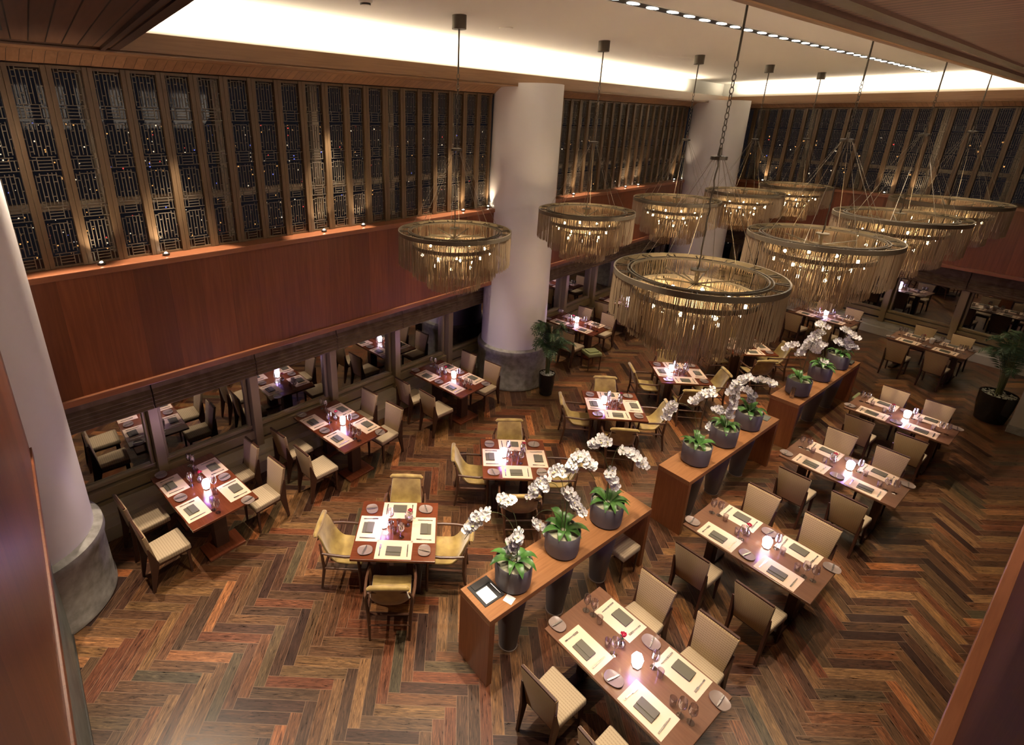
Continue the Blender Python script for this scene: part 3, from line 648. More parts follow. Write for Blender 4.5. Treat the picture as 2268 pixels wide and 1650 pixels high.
# ================================================================== CHAIRS
def make_chair():
    r = empty('dining_chair'); tag(r, 'x', 'chair')
    b = MB(); b.hexa([(-.195, -.21, .375), (.195, -.21, .375), (.215, .225, .375), (-.215, .225, .375)], [(-.19, -.21, .445), (.19, -.21, .445), (.21, .22, .455), (-.21, .22, .455)])
    b.build('seat', M['seat_f'], r, smooth=True, bevel=.018, seg=3)
    # padded back: trapezoid, wider at the top, leaning
    def Y(z): return -.185 - (z - .38) * .16
    b = MB(); z0, z1 = .36, .865
    b.hexa([(-.165, Y(z0) - .03, z0), (.165, Y(z0) - .03, z0), (.165, Y(z0) + .025, z0), (-.165, Y(z0) + .025, z0)],
           [(-.212, Y(z1) - .028, z1), (.212, Y(z1) - .028, z1), (.212, Y(z1) + .018, z1), (-.212, Y(z1) + .018, z1)])
    b.build('backrest', M['back_f'], r, smooth=True, bevel=.010, seg=2)
    b = MB(); b.box((0, Y(.87) - .012, .873), (.408, .026, .016)); b.build('top_rail', M['leg'], r)
    b = MB(); b.box((0, .0, .362), (.38, .41, .03)); b.build('seat_frame', M['leg'], r)
    for s in (-1, 1):
        b = MB(); b.hexa([(s * .185 - .011, .175, 0), (s * .185 + .011, .175, 0), (s * .185 + .011, .197, 0), (s * .185 - .011, .197, 0)],
                         [(s * .185 - .018, .165, .365), (s * .185 + .018, .165, .365), (s * .185 + .018, .205, .365), (s * .185 - .018, .205, .365)]); b.build('leg', M['leg'], r)
        b = MB(); x = s * .186; w = .014
        b.hexa([(x - w, -.29, 0), (x + w, -.29, 0), (x + w, -.262, 0), (x - w, -.262, 0)], [(x - w, -.262, .36), (x + w, -.262, .36), (x + w, -.160, .40), (x - w, -.160, .40)])
        b.hexa([(x - w, -.262, .36), (x + w, -.262, .36), (x + w, -.160, .40), (x - w, -.160, .40)], [(x + s * .014 - w * .7, -.262, .66), (x + s * .014 + w * .7, -.262, .66), (x + s * .014 + w * .7, -.245, .66), (x + s * .014 - w * .7, -.245, .66)])
        b.build('leg', M['leg'], r)
    return r
CHAIR = Proto(make_chair())
def make_armchair():
    r = empty('armchair'); tag(r, 'x', 'armchair')
    prof = [(.245, .385), (.24, .415), (.20, .425), (.10, .41), (0, .40), (-.08, .40), (-.145, .425), (-.19, .475), (-.225, .55), (-.25, .63), (-.275, .72), (-.295, .79), (-.302, .825)]
    def sheet(off):
        P = []
        for i, (y, z) in enumerate(prof):
            a = Vector(prof[max(i - 1, 0)]); c = Vector(prof[min(i + 1, len(prof) - 1)]); d = (c - a).normalized(); nrm = Vector((d.y, -d.x)) * -1
            row = []
            wid = .235 if i < 6 else .235 - (i - 5) * .0055
            for k in range(9):
                t = -1 + k / 4; cv = abs(t) ** 3
                x = t * wid; lift = .045 * cv * (1 if 3 < i < 11 else .4)
                row.append((x, y + nrm.x * off + (lift if i > 5 else 0), z + nrm.y * off + (lift if i <= 8 else 0) - (.022 * cv if i == len(prof) - 1 else 0)))
            P.append(row)
        return P
    A, B = sheet(.0), sheet(.036); b = MB(); h, w = len(A), 9
    vs = [p for q in A for p in q] + [p for q in B for p in q]; o = h * w; fs = []
    for i in range(h - 1):
        for j in range(w - 1):
            k = i * w + j; fs.append((k, k + 1, k + w + 1, k + w)); fs.append((o + k, o + k + w, o + k + w + 1, o + k + 1))
    for i in range(h - 1):
        for j in (0, w - 1): k = i * w + j; fs.append((k, k + w, o + k + w, o + k))
    for j in range(w - 1):
        for i in (0, h - 1): k = i * w + j; fs.append((k, k + 1, o + k + 1, o + k))
    b.add(vs, fs); ob = b.build('seat_shell', M['velvet'], r, smooth=True)
    b = MB(); b.tube([(-.225, -.318, .800), (-.20, -.322, .818), (0, -.324, .824), (.20, -.322, .818), (.225, -.318, .800)], [.020, .030, .032, .030, .020], 12); b.build('head_roll', M['velvet'], r, smooth=True)
    b = MB(); b.box((0, -.300, .735), (.40, .012, .012)); b.build('back_rail', M['arm_wood'], r)
    sd = ob.modifiers.new('subdivision', 'SUBSURF'); sd.levels = 1; sd.render_levels = 1
    for s in (-1, 1):
        b = MB(); b.tube([(s * .255, .215, 0), (s * .262, .215, .30), (s * .268, .20, .575)], [.015, .021, .017], 8); b.build('leg', M['arm_wood'], r, smooth=True)
        b = MB(); b.tube([(s * .225, -.285, 0), (s * .238, -.235, .33), (s * .262, -.245, .585), (s * .225, -.272, .70)], [.015, .022, .018, .012], 8); b.build('leg', M['arm_wood'], r, smooth=True)
        b = MB(); b.tube([(s * .262, -.25, .590), (s * .280, -.12, .588), (s * .285, .05, .580), (s * .270, .215, .580)], [.014, .017, .018, .015], 8); b.build('armrest', M['arm_wood'], r, smooth=True)
        b = MB(); b.tube([(s * .245, -.23, .345), (s * .255, .21, .355)], .014, 6); b.build('side_rail', M['arm_wood'], r)
    b = MB(); b.tube([(-.255, .21, .36), (.255, .21, .36)], .014, 6); b.build('seat_rail', M['arm_wood'], r); b = MB(); b.tube([(-.235, -.235, .34), (.235, -.235, .34)], .014, 6); b.build('seat_rail', M['arm_wood'], r)
    b = MB(); b.tube([(-.23, -.265, .21), (.23, -.265, .21)], .009, 6); b.build('stretcher', M['arm_wood'], r)
    return r
ARM = Proto(make_armchair())

# ================================================================== TABLES
def make_square_table():
    r = empty('square_table'); tag(r, 'x', 'table')
    b = MB(); b.box((0, 0, .735), (1.0, 1.0, .03)); b.build('tabletop', M['table'], r, bevel=.003)
    b = MB(); b.box((0, 0, .70), (.55, .55, .04)); b.build('top_support', M['table_edge'], r)
    for s in (-1, 1):
        b = MB(); b.box((s * .17, 0, .36), (.09, .24, .66)); b.build('pedestal', M['table_edge'], r, bevel=.006)
    b = MB(); b.box((0, 0, .015), (.62, .56, .03)); b.build('base_plate', M['table_edge'], r, bevel=.006)
    return r
def make_window_table():
    r = empty('rectangular_table'); tag(r, 'x', 'table')
    b = MB(); b.box((0, 0, .735), (1.45, .87, .03)); b.build('tabletop', M['table'], r, bevel=.003)
    b = MB(); b.box((0, 0, .70), (1.0, .5, .04)); b.build('top_support', M['table_edge'], r)
    for s in (-1, 1):
        b = MB(); b.box((s * .36, 0, .365), (.13, .18, .66)); b.build('pedestal', M['table_edge'], r, bevel=.006)
        b = MB(); b.box((s * .40, 0, .018), (.34, .50, .036)); b.build('base_plate', M['table'], r, bevel=.006)
    return r
def make_aisle_table():
    r = empty('rectangular_table'); tag(r, 'x', 'table')
    b = MB(); b.box((0, 0, .735), (1.47, .88, .03)); b.build('tabletop', M['table_brown'], r, bevel=.003)
    b = MB(); b.box((0, 0, .70), (1.1, .5, .04)); b.build('top_support', M['dark_wood'], r)
    for s in (-1, 1):
        b = MB(); b.box((s * .50, 0, .36), (.10, .14, .68)); b.build('pedestal', M['dark_wood'], r, bevel=.006)
        b = MB(); b.box((s * .50, 0, .02), (.09, .72, .04)); b.build('foot_bar', M['dark_wood'], r, bevel=.006)
    return r
PT = {'S': Proto(make_square_table()), 'W': Proto(make_window_table()), 'T': Proto(make_aisle_table())}

# ================================================================== TABLEWARE
def single(name, mb, m, cat, **k):
    o = mb.build(name, m, **k); tag(o, 'x', cat); return o
b = MB(); b.box((0, 0, .0012), (.435, .295, .0024)); P_MAT = Proto(single('placemat', b, M['mat'], 'placemat'))
def make_folder():
    r = empty('napkin_folder'); tag(r, 'x', 'napkin')
    b = MB(); b.box((0, 0, .005), (.18, .135, .009)); b.build('lower_cover', M['napkin'], r, bevel=.003)
    b = MB(); b.box((0, .022, .013), (.18, .090, .007)); b.build('upper_flap', M['napkin'], r, bevel=.003)
    return r
P_FOLD = Proto(make_folder())
def pebble(b, prof, n=28, asp=.84):
    vs = []; L = len(prof)
    for r_, z in prof:
        for k in range(n):
            t = 2 * pi * k / n; q = (abs(cos(t)) ** 2.6 + abs(sin(t)) ** 2.6) ** (-1 / 2.6); vs.append((r_ * q * cos(t) * (1 + .06 * cos(t)), r_ * q * asp * sin(t), z))
    fs = [(i * n + k, i * n + (k + 1) % n, (i + 1) * n + (k + 1) % n, (i + 1) * n + k) for i in range(L - 1) for k in range(n)]
    fs.append(tuple(range(n - 1, -1, -1))); fs.append(tuple((L - 1) * n + k for k in range(n))); b.add(vs, fs); return b
P_PLATE = Proto(single('side_plate', pebble(MB(), [(.045, 0), (.075, .004), (.090, .014), (.088, .0165), (.070, .009), (.03, .006)]), M['plate'], 'plate', smooth=True))
def make_fork():
    r = empty('fork'); tag(r, 'x', 'fork')
    b = MB(); b.box((0, -.045, .003), (.010, .11, .004)); b.box((0, -.092, .003), (.014, .03, .004)); b.build('handle', M['steel'], r)
    b = MB(); b.box((0, .022, .003), (.020, .026, .003))
    for k in range(4): b.box((-.0085 + .0057 * k, .055, .0035), (.003, .045, .003))
    b.build('tines', M['steel'], r); return r
def make_knife(L=1.0, nm='table_knife'):
    r = empty(nm); tag(r, 'x', 'knife')
    b = MB(); b.box((0, -.055 * L, .0035), (.014, .085 * L, .006)); b.build('handle', M['steel'], r)
    b = MB(); b.hexa([(-.009, -.012 * L, .002), (.007, -.012 * L, .002), (.003, .10 * L, .002), (-.006, .09 * L, .002)], [(-.009, -.012 * L, .004), (.007, -.012 * L, .004), (.003, .10 * L, .004), (-.006, .09 * L, .004)]); b.build('blade', M['steel'], r); return r
P_FORK, P_KNIFE, P_BUTTER = Proto(make_fork()), Proto(make_knife()), Proto(make_knife(.72, 'butter_knife'))
def make_wine():
    r = empty('wine_glass'); tag(r, 'x', 'glass')
    b = MB(); b.lathe([(.001, .004), (.033, .002), (.033, 0)], 18); b.build('foot', M['glassware'], r, smooth=True)
    b = MB(); b.lathe([(.0050, .003), (.0042, .05), (.0055, .085)], 8); b.build('stem', M['glassware'], r, smooth=True)
    b = MB(); b.lathe([(.004, .085), (.024, .10), (.037, .125), (.040, .15), (.033, .205), (.0315, .205), (.0385, .15), (.035, .126), (.020, .103), (.001, .092)], 18); b.build('bowl', M['glassware'], r, smooth=True)
    return r
P_WINE = Proto(make_wine())
b = MB(); b.lathe([(.026, 0), (.033, .085), (.0315, .085), (.025, .008), (.001, .007)], 16); P_TUMB = Proto(single('tumbler', b, M['glassware'], 'glass', smooth=True))
def make_lantern():
    r = empty('lantern'); tag(r, 'x', 'lantern')
    b = MB(); b.lathe([(.001, .012), (.044, .012), (.056, .105), (.046, .135), (.001, .135)], 6); b.build('shade', M['lantern'], r)
    b = MB(); b.lathe([(.001, 0), (.044, 0), (.044, .012), (.001, .012)], 6); b.build('foot', M['lantern_foot'], r); return r
P_LAN = Proto(make_lantern())
def make_vase():
    r = empty('flower_vase'); tag(r, 'x', 'vase')
    b = MB(); b.lathe([(.001, 0), (.022, 0), (.040, .022), (.044, .045), (.034, .072), (.019, .085), (.018, .10), (.0165, .10), (.0175, .084), (.032, .071), (.041, .045), (.037, .023), (.001, .004)], 18); b.build('vase_body', M['glassware'], r, smooth=True)
    b = MB(); b.tube([(0, 0, .01), (.004, .002, .10), (.008, 0, .15)], .003, 5); b.build('stem', M['stem'], r)
    b = MB(); rs = random.Random(3)
    for k in range(9):
        a = k * 2.4; R = .006 + .002 * k; z = .165 - .0015 * k; T = Tr(.008 + cos(a) * R, sin(a) * R, z, a, 0, .5 + .09 * k)
        b.add([(0, -.012, -.01), (.004, -.016, .008), (0, 0, .018), (.004, .016, .008), (0, .012, -.01), (.008, 0, 0)], [(0, 1, 5), (1, 2, 5), (2, 3, 5), (3, 4, 5), (4, 0, 5)], T)
    b.build('rose', M['rose'], r, smooth=True)
    for s in (0, 2.2, 4.1):
        b = MB(); T = Tr(.006, 0, .115, s, 0, -.4); b.add([(0, 0, 0), (.02, .010, .006), (.045, 0, .004), (.02, -.010, .006)], [(0, 1, 2, 3)], T); b.build('leaf', M['stem'], r)
    return r
P_VASE = Proto(make_vase())

CAMI = cam.matrix_world.inverted()
def px(v):
    c = CAMI @ Vector(v); return (PPX + F_PX * c.x / -c.z, PPY - F_PX * c.y / -c.z)
TABLES = [  # kind, x, y, azimuth, name of the table, lantern offset (local), lit
    ('S', -.58, 5.26, 91, 'nearest square table', (-.165, .035), 1), ('S', 1.07, 6.78, 91, 'second square table', (-.165, .035), 1),
    ('S', 3.06, 8.43, 95, 'third square table', (-.165, .04), 1), ('S', 4.83, 9.80, 95, 'fourth square table', (-.165, .04), 1), ('S', 6.95, 11.25, 92, 'farthest square table', None, 0),
    ('W', -3.33, 5.98, 133, 'nearest window table', (.05, .03), 1), ('W', -1.77, 7.65, 133, 'second window table', (.05, .03), 1), ('W', .08, 9.42, 135, 'third window table', (.08, .03), 1),
    ('W', 3.33, 12.52, 137, 'window table behind the palm', (-.05, .05), 1), ('W', 5.20, 14.25, 137, 'farthest window table', (-.05, .05), 1),
    ('T', 1.84, 3.60, 143, 'nearest aisle table', (.05, -.02), 1), ('T', 3.88, 5.12, 143, 'second aisle table', (.08, .02), 1), ('T', 6.02, 6.66, 143, 'third aisle table', (.05, .04), 1),
    ('T', 8.11, 8.19, 143, 'fourth aisle table', (.06, .04), 1), ('T', 10.25, 13.42, 146, 'lit table by the far windows', (.0, .05), 1), ('T', 11.53, 11.57, 146, 'unlit table by the far windows', (.0, .05), 0)]
NICE = {'S': 'square red brown pedestal table, the ', 'W': 'rectangular red brown pedestal table, the ', 'T': 'long red brown table on dark posts, the '}
rs = random.Random(11)
for kind, tx, ty, az, tname, lan, lit in TABLES:
    rz = rad(90 - az); rot = Matrix.Rotation(rz, 4, 'Z'); O = Vector((tx, ty, 0))
    def W(x, y, z=0): return O + rot @ Vector((x, y, z))
    PT[kind].place((tx, ty, 0), rz, NICE[kind] + tname, 'square tables' if kind == 'S' else 'window tables' if kind == 'W' else 'aisle tables')
    top = .7505
    if kind == 'S': seats = [(0, -.5, 0), (.5, 0, 90), (0, .5, 180), (-.5, 0, -90)]
    else: seats = [(-.345, -.438, 0), (.345, -.438, 0), (.345, .438, 180), (-.345, .438, 180)]
    P = [px(W(x * 1.3, y * 1.3, .75)) for x, y, a in seats]
    if kind == 'S':
        nm = [None] * 4; idx = sorted(range(4), key=lambda i: P[i][1]); nm[idx[0]] = 'far'; nm[idx[3]] = 'near'
        m = sorted(idx[1:3], key=lambda i: P[i][0]); nm[m[0]] = 'left'; nm[m[1]] = 'right'
    else:
        nm = [None] * 4; idx = sorted(range(4), key=lambda i: P[i][1])
        for a, c in ((idx[:2], 'far'), (idx[2:], 'near')):
            a = sorted(a, key=lambda i: P[i][0]); nm[a[0]] = c + ' left'; nm[a[1]] = c + ' right'
    for (sx, sy, sa), side in zip(seats, nm):
        a = rad(sa); R2 = Matrix.Rotation(a, 4, 'Z')
        def Q(x, y, z=0): 
            v = R2 @ Vector((x, y, 0)); return W(sx + v.x, sy + v.y, z)
        j = lambda k: rs.uniform(-k, k)
        of = ' of the ' + tname
        if kind == 'S':
            ARM.place(Q(j(.03), -.13 + j(.03)), rz + a + j(.05), 'gold velvet armchair at the %s side%s' % (side, of), 'armchairs at the square tables')
        else:
            CHAIR.place(Q(j(.02), -.225 + j(.02)), rz + a + j(.04), 'striped dining chair, %s seat%s' % (side, of), 'dining chairs at the %s' % ('window tables' if kind == 'W' else 'aisle tables'))
        P_MAT.place(Q(.0, .165, top), rz + a + j(.02), 'cream placemat, %s seat%s' % (side, of), 'placemats')
        P_FOLD.place(Q(j(.01), .135 + j(.01), top + .0026), rz + a + j(.05), 'olive folded napkin, %s mat%s' % (side, of), 'folded napkins')
        P_FORK.place(Q(-.165, .165, top + .0026), rz + a + j(.05), 'steel fork on the %s mat%s' % (side, of), 'forks')
        P_KNIFE.place(Q(.165, .155, top + .0026), rz + a + j(.05), 'steel knife on the %s mat%s' % (side, of), 'table knives')
        pq = Q(-.345, .135, top)
        P_PLATE.place(pq, rz + a + j(.3), 'grey side plate, %s seat%s' % (side, of), 'side plates')
        P_BUTTER.place(pq + Vector((0, 0, .0175)), rz + a + j(.3), 'butter knife on plate, %s seat%s' % (side, of), 'butter knives')
        gx, gy = (.19, .345) if kind != 'S' else (.075, .375)
        P_WINE.place(Q(gx + j(.01), gy + j(.01), top + (.0 if kind == 'S' else .0)), 0, 'stemmed wine glass, %s seat%s' % (side, of), 'wine glasses')
        if kind != 'S' and sx * sy < 0:
            P_WINE.place(Q(gx + .09, gy + .02, top), 0, 'second stemmed wine glass, %s seat%s' % (side, of), 'wine glasses')
        P_TUMB.place(Q(gx - .085 if kind != 'S' else -.02, gy + .03 + j(.01) if kind != 'S' else .43, top), 0, 'clear tumbler, %s seat%s' % (side, of), 'tumblers')
    if lan:
        lp = W(lan[0] * (-1 if kind == 'S' and 0 else 1), lan[1], top)
        o = P_LAN.place(lp, rz + .4, 'glowing white lantern on the ' + tname if lit else 'unlit white lantern on the ' + tname, 'table lanterns')
        if lit: lamp('POINT', 'lantern_lamp', lp + Vector((0, 0, .19)), 2.4, PURPLE, size=.05)
        else:
            for c in bpy.data.objects:
                if c.parent is o and c.name.startswith('shade'):
                    c.data = c.data.copy(); c.data.materials[0] = M['white']
    vx, vy = ((.15, .158) if kind == 'S' else (-.16, .03))
    P_VASE.place(W(vx, vy, top), rz + 1.1, 'round glass vase with a red rose on the ' + tname, 'rose vases')

# ================================================================== CONSOLES AND ORCHIDS
CONS = [(2.70, 5.46), (6.36, 9.17), (9.96, 13.02)]
CN = ['nearest', 'middle', 'farthest']
for (a, c), w in zip(CONS, CN):
    L = c - a; r = put(empty('console_table'), FC, a, 3.01, 0); tag(r, '%s long wooden console table carrying three orchid pots' % w, 'console table', 'console tables in a row')
    b = MB(); b.box((L / 2, 0, .895), (L, .48, .07)); b.build('top', M['console'], r, bevel=.003)
    b = MB(); b.box((.035, 0, .43), (.07, .48, .86)); b.build('end_panel', M['console_end'], r, bevel=.003)
    b = MB(); b.box((L - .035, 0, .43), (.07, .48, .86)); b.build('end_panel', M['console_end'], r, bevel=.003)
    b = MB(); b.box((L / 2, -.225, .853), (L - .15, .012, .012)); b.build('light_strip', M['led'], r)

def petal(b, T, L, Wd, cup=.2):
    vs = [(0, 0, 0)]
    for t, w in ((.3, .62), (.6, 1.0), (.85, .75)):
        for s in (-1, 1): vs.append((L * t, s * Wd * w / 2, cup * L * t * t + .0 * s))
    vs.append((L, 0, cup * L))
    vs.append((L * .55, 0, cup * L * .3 - .15 * Wd))
    b.add(vs, [(0, 1, 8), (1, 3, 8), (3, 5, 8), (5, 7, 8), (7, 6, 8), (6, 4, 8), (4, 2, 8), (2, 0, 8)], T)
def flower(b, p, nrm, s, rs):
    q = Vector(nrm).to_track_quat('Z', 'Y').to_matrix().to_4x4(); B = Matrix.Translation(p) @ q @ Matrix.Rotation(rs.uniform(-.5, .5), 4, 'Z')
    b.mi = 0
    for a, L, w in ((0, .50, .46), (pi, .50, .46), (pi / 2, .46, .34), (pi * 1.28, .44, .32), (pi * 1.72, .44, .32)):
        petal(b, B @ Matrix.Rotation(a, 4, 'Z'), L * s, w * s, rs.uniform(.0, .25))
    b.mi = 1; petal(b, B @ Matrix.Rotation(-pi / 2, 4, 'Z') @ Matrix.Rotation(-.9, 4, 'Y'), .22 * s, .16 * s); b.mi = 0
SPR = {'pot1': [[(-0.28, 0.05, 1.79), (-0.4, 0.08, 1.66), (-0.51, 0.1, 1.41)], [(0.03, -0.01, 1.63), (0.0, -0.0, 1.39), (-0.0, 0.0, 1.12)], [(-0.21, 0.04, 1.89), (-0.11, 0.02, 1.96), (-0.01, 0.0, 1.95)]], 'pot2': [[(-0.2, 0.06, 1.8), (-0.31, 0.09, 1.7), (-0.4, 0.12, 1.49)], [(-0.18, 0.05, 1.9), (-0.12, 0.04, 2.0), (-0.03, 0.01, 1.98)], [(0.01, -0.0, 1.92), (0.11, -0.03, 2.21), (0.26, -0.08, 1.94)], [(-0.01, 0.0, 1.78), (0.1, -0.03, 1.63), (0.22, -0.07, 1.42)], [(-0.31, 0.09, 1.23), (-0.16, 0.05, 1.11), (0.0, 0.0, 0.93)]], 'pot3': [[(-0.27, 0.11, 1.88), (-0.17, 0.07, 2.03), (-0.06, 0.02, 1.98)], [(0.06, -0.02, 1.97), (0.19, -0.07, 1.9), (0.34, -0.14, 1.78)], [(-0.06, 0.02, 1.7), (0.01, -0.0, 1.54), (0.1, -0.04, 1.39)]], 'pot4': [[(-0.34, 0.19, 1.77), (-0.4, 0.23, 1.62), (-0.45, 0.26, 1.41)], [(0.09, -0.05, 2.13), (-0.04, 0.02, 2.0), (-0.22, 0.13, 1.77)]], 'pot5': [[(-0.22, 0.14, 1.22), (-0.12, 0.08, 1.04), (-0.02, 0.01, 0.88)], [(0.04, -0.02, 1.87), (0.03, -0.02, 1.58), (0.04, -0.03, 1.35)], [(0.14, -0.09, 2.15), (0.04, -0.02, 1.96), (-0.04, 0.03, 1.71)], [(-0.17, 0.11, 1.45), (-0.1, 0.07, 1.45), (-0.06, 0.04, 1.39)]], 'pot6': [[(-0.18, 0.12, 1.54), (-0.03, 0.02, 1.5), (-0.06, 0.04, 1.28)], [(-0.04, 0.02, 1.73), (0.06, -0.04, 1.78), (0.21, -0.14, 1.76)]], 'pot7': [[(0.11, -0.08, 2.1), (-0.04, 0.03, 1.91), (-0.13, 0.1, 1.5)], [(-0.28, 0.21, 1.71), (-0.22, 0.17, 1.8), (-0.15, 0.11, 1.87)], [(0.18, -0.13, 2.02), (0.12, -0.09, 1.88), (0.07, -0.06, 1.78)]], 'pot8': [[(-0.07, 0.06, 1.29), (0.03, -0.02, 1.21), (0.09, -0.07, 1.09)], [(-0.24, 0.19, 1.64), (-0.16, 0.13, 1.81), (-0.06, 0.05, 1.87)], [(-0.19, 0.16, 1.93), (-0.14, 0.11, 2.01), (-0.08, 0.06, 1.97)]], 'pot9': [[(-0.15, 0.13, 1.48), (0.01, -0.01, 1.44), (0.16, -0.13, 1.32)], [(-0.04, 0.04, 1.74), (0.05, -0.04, 1.7), (0.18, -0.15, 1.55)], [(0.0, -0.0, 1.58), (0.09, -0.07, 1.47), (0.16, -0.13, 1.4)]]}
ZP = 1.225        # rim of the bowls
def bez(P, n):
    out = []
    for k in range(n + 1):
        t = k / n; Q = [Vector(p) for p in P]
        while len(Q) > 1: Q = [Q[i].lerp(Q[i + 1], t) for i in range(len(Q) - 1)]
        out.append(Q[0])
    return out
POTS = [('pot1', 3.22), ('pot2', 3.99), ('pot3', 4.80), ('pot4', 6.89), ('pot5', 7.69), ('pot6', 8.49), ('pot7', 10.43), ('pot8', 11.44), ('pot9', 12.35)]
PLAB = ['nearest end', 'middle', 'far end']
for i, (key, cx) in enumerate(POTS):
    rs = random.Random(i + 40); org = FC.p(cx, 3.0, .93)
    r = empty('potted_orchid', org); tag(r, 'white orchid in a grey bowl at the %s of the %s console' % (PLAB[i % 3], CN[i // 3]), 'orchid', 'potted orchids on the consoles')
    b = MB(); b.lathe([(.165, 0), (.192, .02), (.198, .15), (.200, .29), (.196, .295), (.186, .29), (.184, .255), (.001, .25)], 40); b.build('pot', M['planter'], r, smooth=True)
    b = MB(); b.lathe([(.001, .275), (.10, .272), (.183, .258)], 24); b.build('moss', M['moss'], r, smooth=True)
    for k in range(rs.choice((8, 9, 10))):       # broad leaves
        a = 2 * pi * k / 9 + rs.uniform(-.2, .2); Ln = rs.uniform(.17, .27); wd = rs.uniform(.07, .10); up = rs.uniform(.05, .16); rows = []
        for q in range(7):
            t = q / 6; w = wd * (sin(pi * min(1, .12 + t * .88)) ** .6 if t < 1 else .05) * .5
            z = .28 + up * sin(t * pi * .62) * 1.1 - .10 * t * t; rr = .03 + Ln * t
            cx_, cy_ = cos(a) * rr, sin(a) * rr; px_, py_ = -sin(a), cos(a)
            rows.append([(cx_ + px_ * w, cy_ + py_ * w, z + w * .35), (cx_, cy_, z), (cx_ - px_ * w, cy_ - py_ * w, z + w * .35)])
        MB().grid(rows).build('leaf', M['leaf'], r, smooth=True)
    specs = list(SPR[key])
    for n_, sp in enumerate(specs):
        A, Mi, E = [Vector(v) + Vector((rs.uniform(-.03, .03), rs.uniform(-.03, .03), -.93)) for v in sp]
        A.z = max(A.z, .10); Mi.z = max(Mi.z, .12); E.z = max(E.z, .10)
        topz = max(A.z, .55) + .06
        st = Vector((rs.uniform(-.04, .04), rs.uniform(-.04, .04), .27)); C1 = Vector((st.x * .5 + A.x * .25, st.y * .5 + A.y * .25, topz + .05)); 
        C0 = Vector((st.x, st.y, .27 + (topz - .27) * .6))
        if A.z < .45: C1 = Vector((A.x * .8, A.y * .8, .62)); C0 = Vector((st.x, st.y, .5))
        path = bez([st, C0, C1, A], 12) + bez([A, A * .25 + Mi * .5 + E * .25 + (Mi - (A + E) / 2) * .6, E], 8)[1:]
        b = MB(); b.tube(path, .0035, 5); stem = b.build('flower_stem', M['palm_stem'], r, smooth=True)
        fl = bez([A, Mi * 2 - (A + E) / 2, E], 24); length = sum((fl[k + 1] - fl[k]).length for k in range(24)); nf = max(9, int(length / .018))
        b = MB()
        for k in range(nf):
            p = fl[3 + int(18 * (k + .5) / nf)]; side = Vector((rs.uniform(-1, 1), rs.uniform(-1, 1), rs.uniform(-.3, 1))).normalized()
            look = (Vector((-.35, -1, .75)) + Vector((rs.uniform(-.9, .9), rs.uniform(-.6, .6), rs.uniform(-.5, .5)))).normalized()
            flower(b, p + side * rs.uniform(.018, .055), look, rs.uniform(.105, .135), rs)
        b.build('flower_spray', [M['orchid'], M['orchid_core']], stem)
# tapered floor planters under the consoles
def make_under():
    r = empty('tapered_planter'); tag(r, 'x', 'planter')
    b = MB(); b.lathe([(.10, .012), (.175, .80), (.168, .80), (.10, .05), (.001, .05)], 32); b.build('body', M['planter'], r, smooth=True)
    b = MB(); b.lathe([(.001, 0), (.108, 0), (.108, .012), (.001, .012)], 32); b.build('base_rim', M['plate'], r); return r
UND = Proto(make_under())
for i, (key, cx) in enumerate(POTS):
    UND.place(FC.p(cx, 3.0, 0), 0, 'tall tapered grey planter under the %s of the %s console' % (PLAB[i % 3], CN[i // 3]), 'tapered planters under the consoles')

# things on and under the consoles
def menu(x, y, z, rz, label):
    r = empty('menu_folder', FC.p(x, y, z), FC.rz + rz); tag(r, label, 'menu', 'menu folders'); return r
r = menu(2.90, 3.07, .9305, 0, 'open black leather menu folder with a white sheet on the nearest console')
b = MB(); b.box((0, .0, .005), (.27, .30, .010)); b.build('cover', M['leather'], r, bevel=.003)
b = MB(); b.box((.0, .10, .014), (.20, .085, .008)); b.build('flap', M['leather'], r, bevel=.002)
b = MB(); b.box((-.03, -.045, .0112), (.15, .17, .0024)); b.build('paper', M['white'], r)
b = MB(); b.bar((.10, -.12, .014), (.10, .04, .014), .003, 6); b.build('pen', M['steel'], r)
b = MB(); b.box((0, 0, .003), (.10, .10, .005)); o = b.build('coaster', M['white'], bevel=.002); o.location = FC.p(3.03, 2.85, .9305); o.rotation_euler = (0, 0, FC.rz + .3); tag(o, 'small square white coaster beside the nearest orchid bowl', 'coaster')
r = menu(9.0, 3.0, .9305, .1, 'closed grey menu folder at the far end of the middle console')
b = MB(); b.box((0, 0, .006), (.20, .26, .012)); b.build('cover', M['slate'], r, bevel=.003)
for k in range(3):
    r = menu(12.78, 3.0, .9305 + .0135 * k, .05 * k, '%s closed black menu folder stacked at the far end of the farthest console' % ('bottom', 'middle', 'top')[k])
    b = MB(); b.box((0, 0, .0065), (.22, .32, .013)); b.build('cover', M['leather'] if k < 2 else M['slate'], r, bevel=.003)
b = MB(); b.lathe([(.035, 0), (.032, .20), (.030, .20), (.032, .01), (.001, .01)], 18); o = b.build('glass_vase', M['glassware'], smooth=True); o.location = FC.p(10.16, 2.98, .9305); tag(o, 'tall clear empty glass vase at the near end of the farthest console', 'vase')
def stool(loc, rz, label, m, top=None):
    r = empty('stool', loc, rz); tag(r, label, 'stool')
    b = MB(); b.box((0, 0, .40), (.36, .36, .09)); b.build('cushion', m, r, smooth=True, bevel=.02, seg=3)
    for i in (-1, 1):
        for j_ in (-1, 1):
            b = MB(); b.bar((i * .15, j_ * .15, 0), (i * .155, j_ * .155, .36), .011, 6, .016); b.build('leg', M['leg'], r)
    if top: b = MB(); b.box((0, 0, .458), (.26, .22, .022)); b.build('folded_cloth', top, r, bevel=.006)
    return r
stool(FC.p(5.12, 2.92, 0), FC.rz, 'small beige cushioned stool under the far end of the nearest console', M['seat_f'])
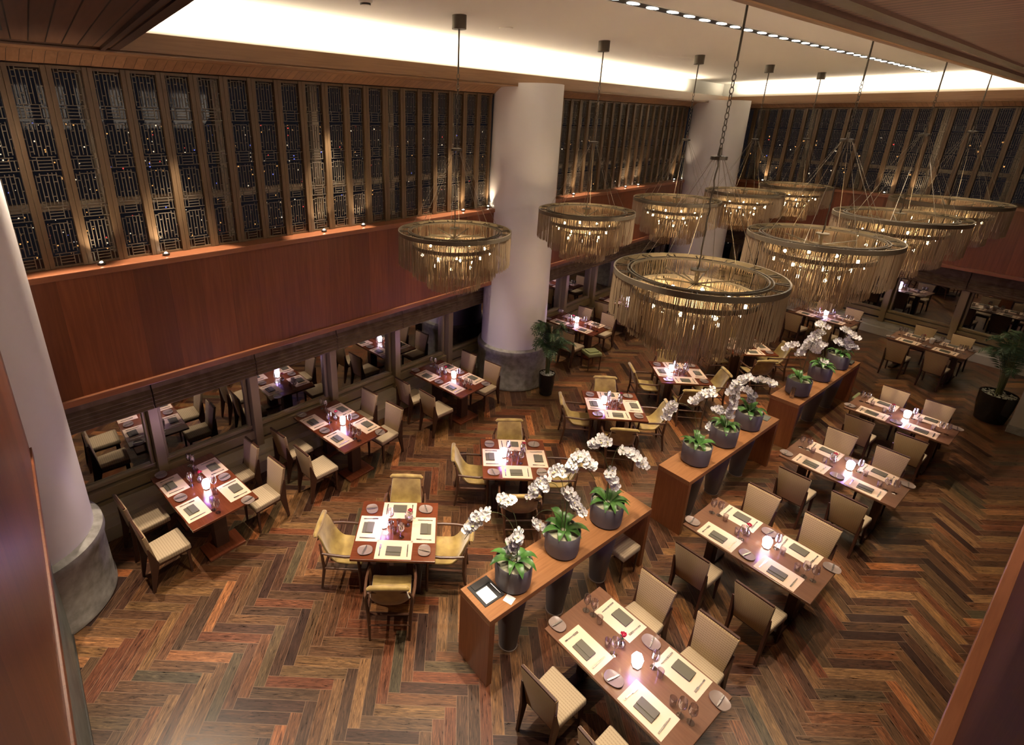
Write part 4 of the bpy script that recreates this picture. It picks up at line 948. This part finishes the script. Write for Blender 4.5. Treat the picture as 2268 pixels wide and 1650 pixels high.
stool(FC.p(12.45, 2.40, 0) * 1.0, FC.rz, 'small olive stool with a pale cloth beside the farthest console', M['cushion'], M['gold_mesh'])
stool((3.48, 11.50, 0), .3, 'low green cushioned stool near the window table behind the palm', M['cushion'], M['cushion'])

# ================================================================== PALMS
def palm(loc, label, pr, ph, n, hmax, seed, spread, square=False, leaf_l=.20, avoid=(0, 0, 0)):
    rs = random.Random(seed); r = empty('potted_palm', loc); tag(r, label, 'plant')
    b = MB(); b.lathe([(pr * .72, 0), (pr * .80, .01), (pr * .97, ph * .6), (pr, ph), (pr * .93, ph), (pr * .90, ph - .05), (.001, ph - .05)], 40 if not square else 8); b.build('pot', M['gloss_black'], r, smooth=not square)
    b = MB()
    for k in range(150):
        a = rs.uniform(0, 2 * pi); q = pr * .88 * rs.random() ** .5; s = rs.uniform(.012, .022); T = Tr(cos(a) * q, sin(a) * q, ph - .04 + rs.uniform(0, .03), 0, 0, 0, s)
        b.lathe([(.01, -.7), (.9, -.3), (.9, .3), (.01, .7)], 6, T)
    o = b.build('pebbles', M['pebble'], r); tag(o, kind='stuff')
    for k in range(n):
        a = 2 * pi * k / n * 2.4 + rs.uniform(-.3, .3); h = hmax * rs.uniform(.55, 1.0); out = spread * rs.uniform(.5, 1.0)
        for _ in range(40):
            if math.hypot(loc[0] + cos(a) * out - avoid[0], loc[1] + sin(a) * out - avoid[1]) > avoid[2]: break
            a += .35
        s0 = Vector((cos(a) * pr * .3 * rs.random(), sin(a) * pr * .3 * rs.random(), ph - .03))
        path = bez([s0, s0 + Vector((0, 0, h * .65)), s0 + Vector((cos(a) * out * .45, sin(a) * out * .45, h * 1.02)), s0 + Vector((cos(a) * out, sin(a) * out, h * rs.uniform(.62, .85)))], 22)
        b = MB(); b.tube(path, [.007 - .00025 * q for q in range(23)], 5); st = b.build('palm_stem', M['palm_stem'], r, smooth=True)
        b = MB()
        for q in range(8, 23):
            d = (path[min(q + 1, 22)] - path[q - 1]).normalized(); w = d.cross(Vector((0, 0, 1))).normalized()
            for s in (-1, 1):
                for e in (0, .5):
                    p = path[q] - d * e * .03; L = leaf_l * (1 - abs(q - 14) / 14) * rs.uniform(.85, 1.1)
                    tip = p + (w * s * .85 + d * .6 + Vector((0, 0, -.28 + rs.uniform(-.15, .1)))).normalized() * L
                    mid = p.lerp(tip, .45) + Vector((0, 0, .012)); hw = d * .011
                    b.add([p, mid + hw, tip, mid - hw], [(0, 1, 2, 3)])
        b.build('frond', M['palm'], st)
palm((2.18, 10.19, 0), 'tall feathery palm in a black pot beside the big white pillar', .17, .50, 22, 1.5, 3, .52, avoid=(1.52, 11.0, 1.05))
palm((11.12, 9.42, 0), 'wide feathery palm in a glossy black pot by the right edge', .29, .60, 18, 1.5, 8, .6, leaf_l=.22, avoid=(11.75, 8.85, .85))
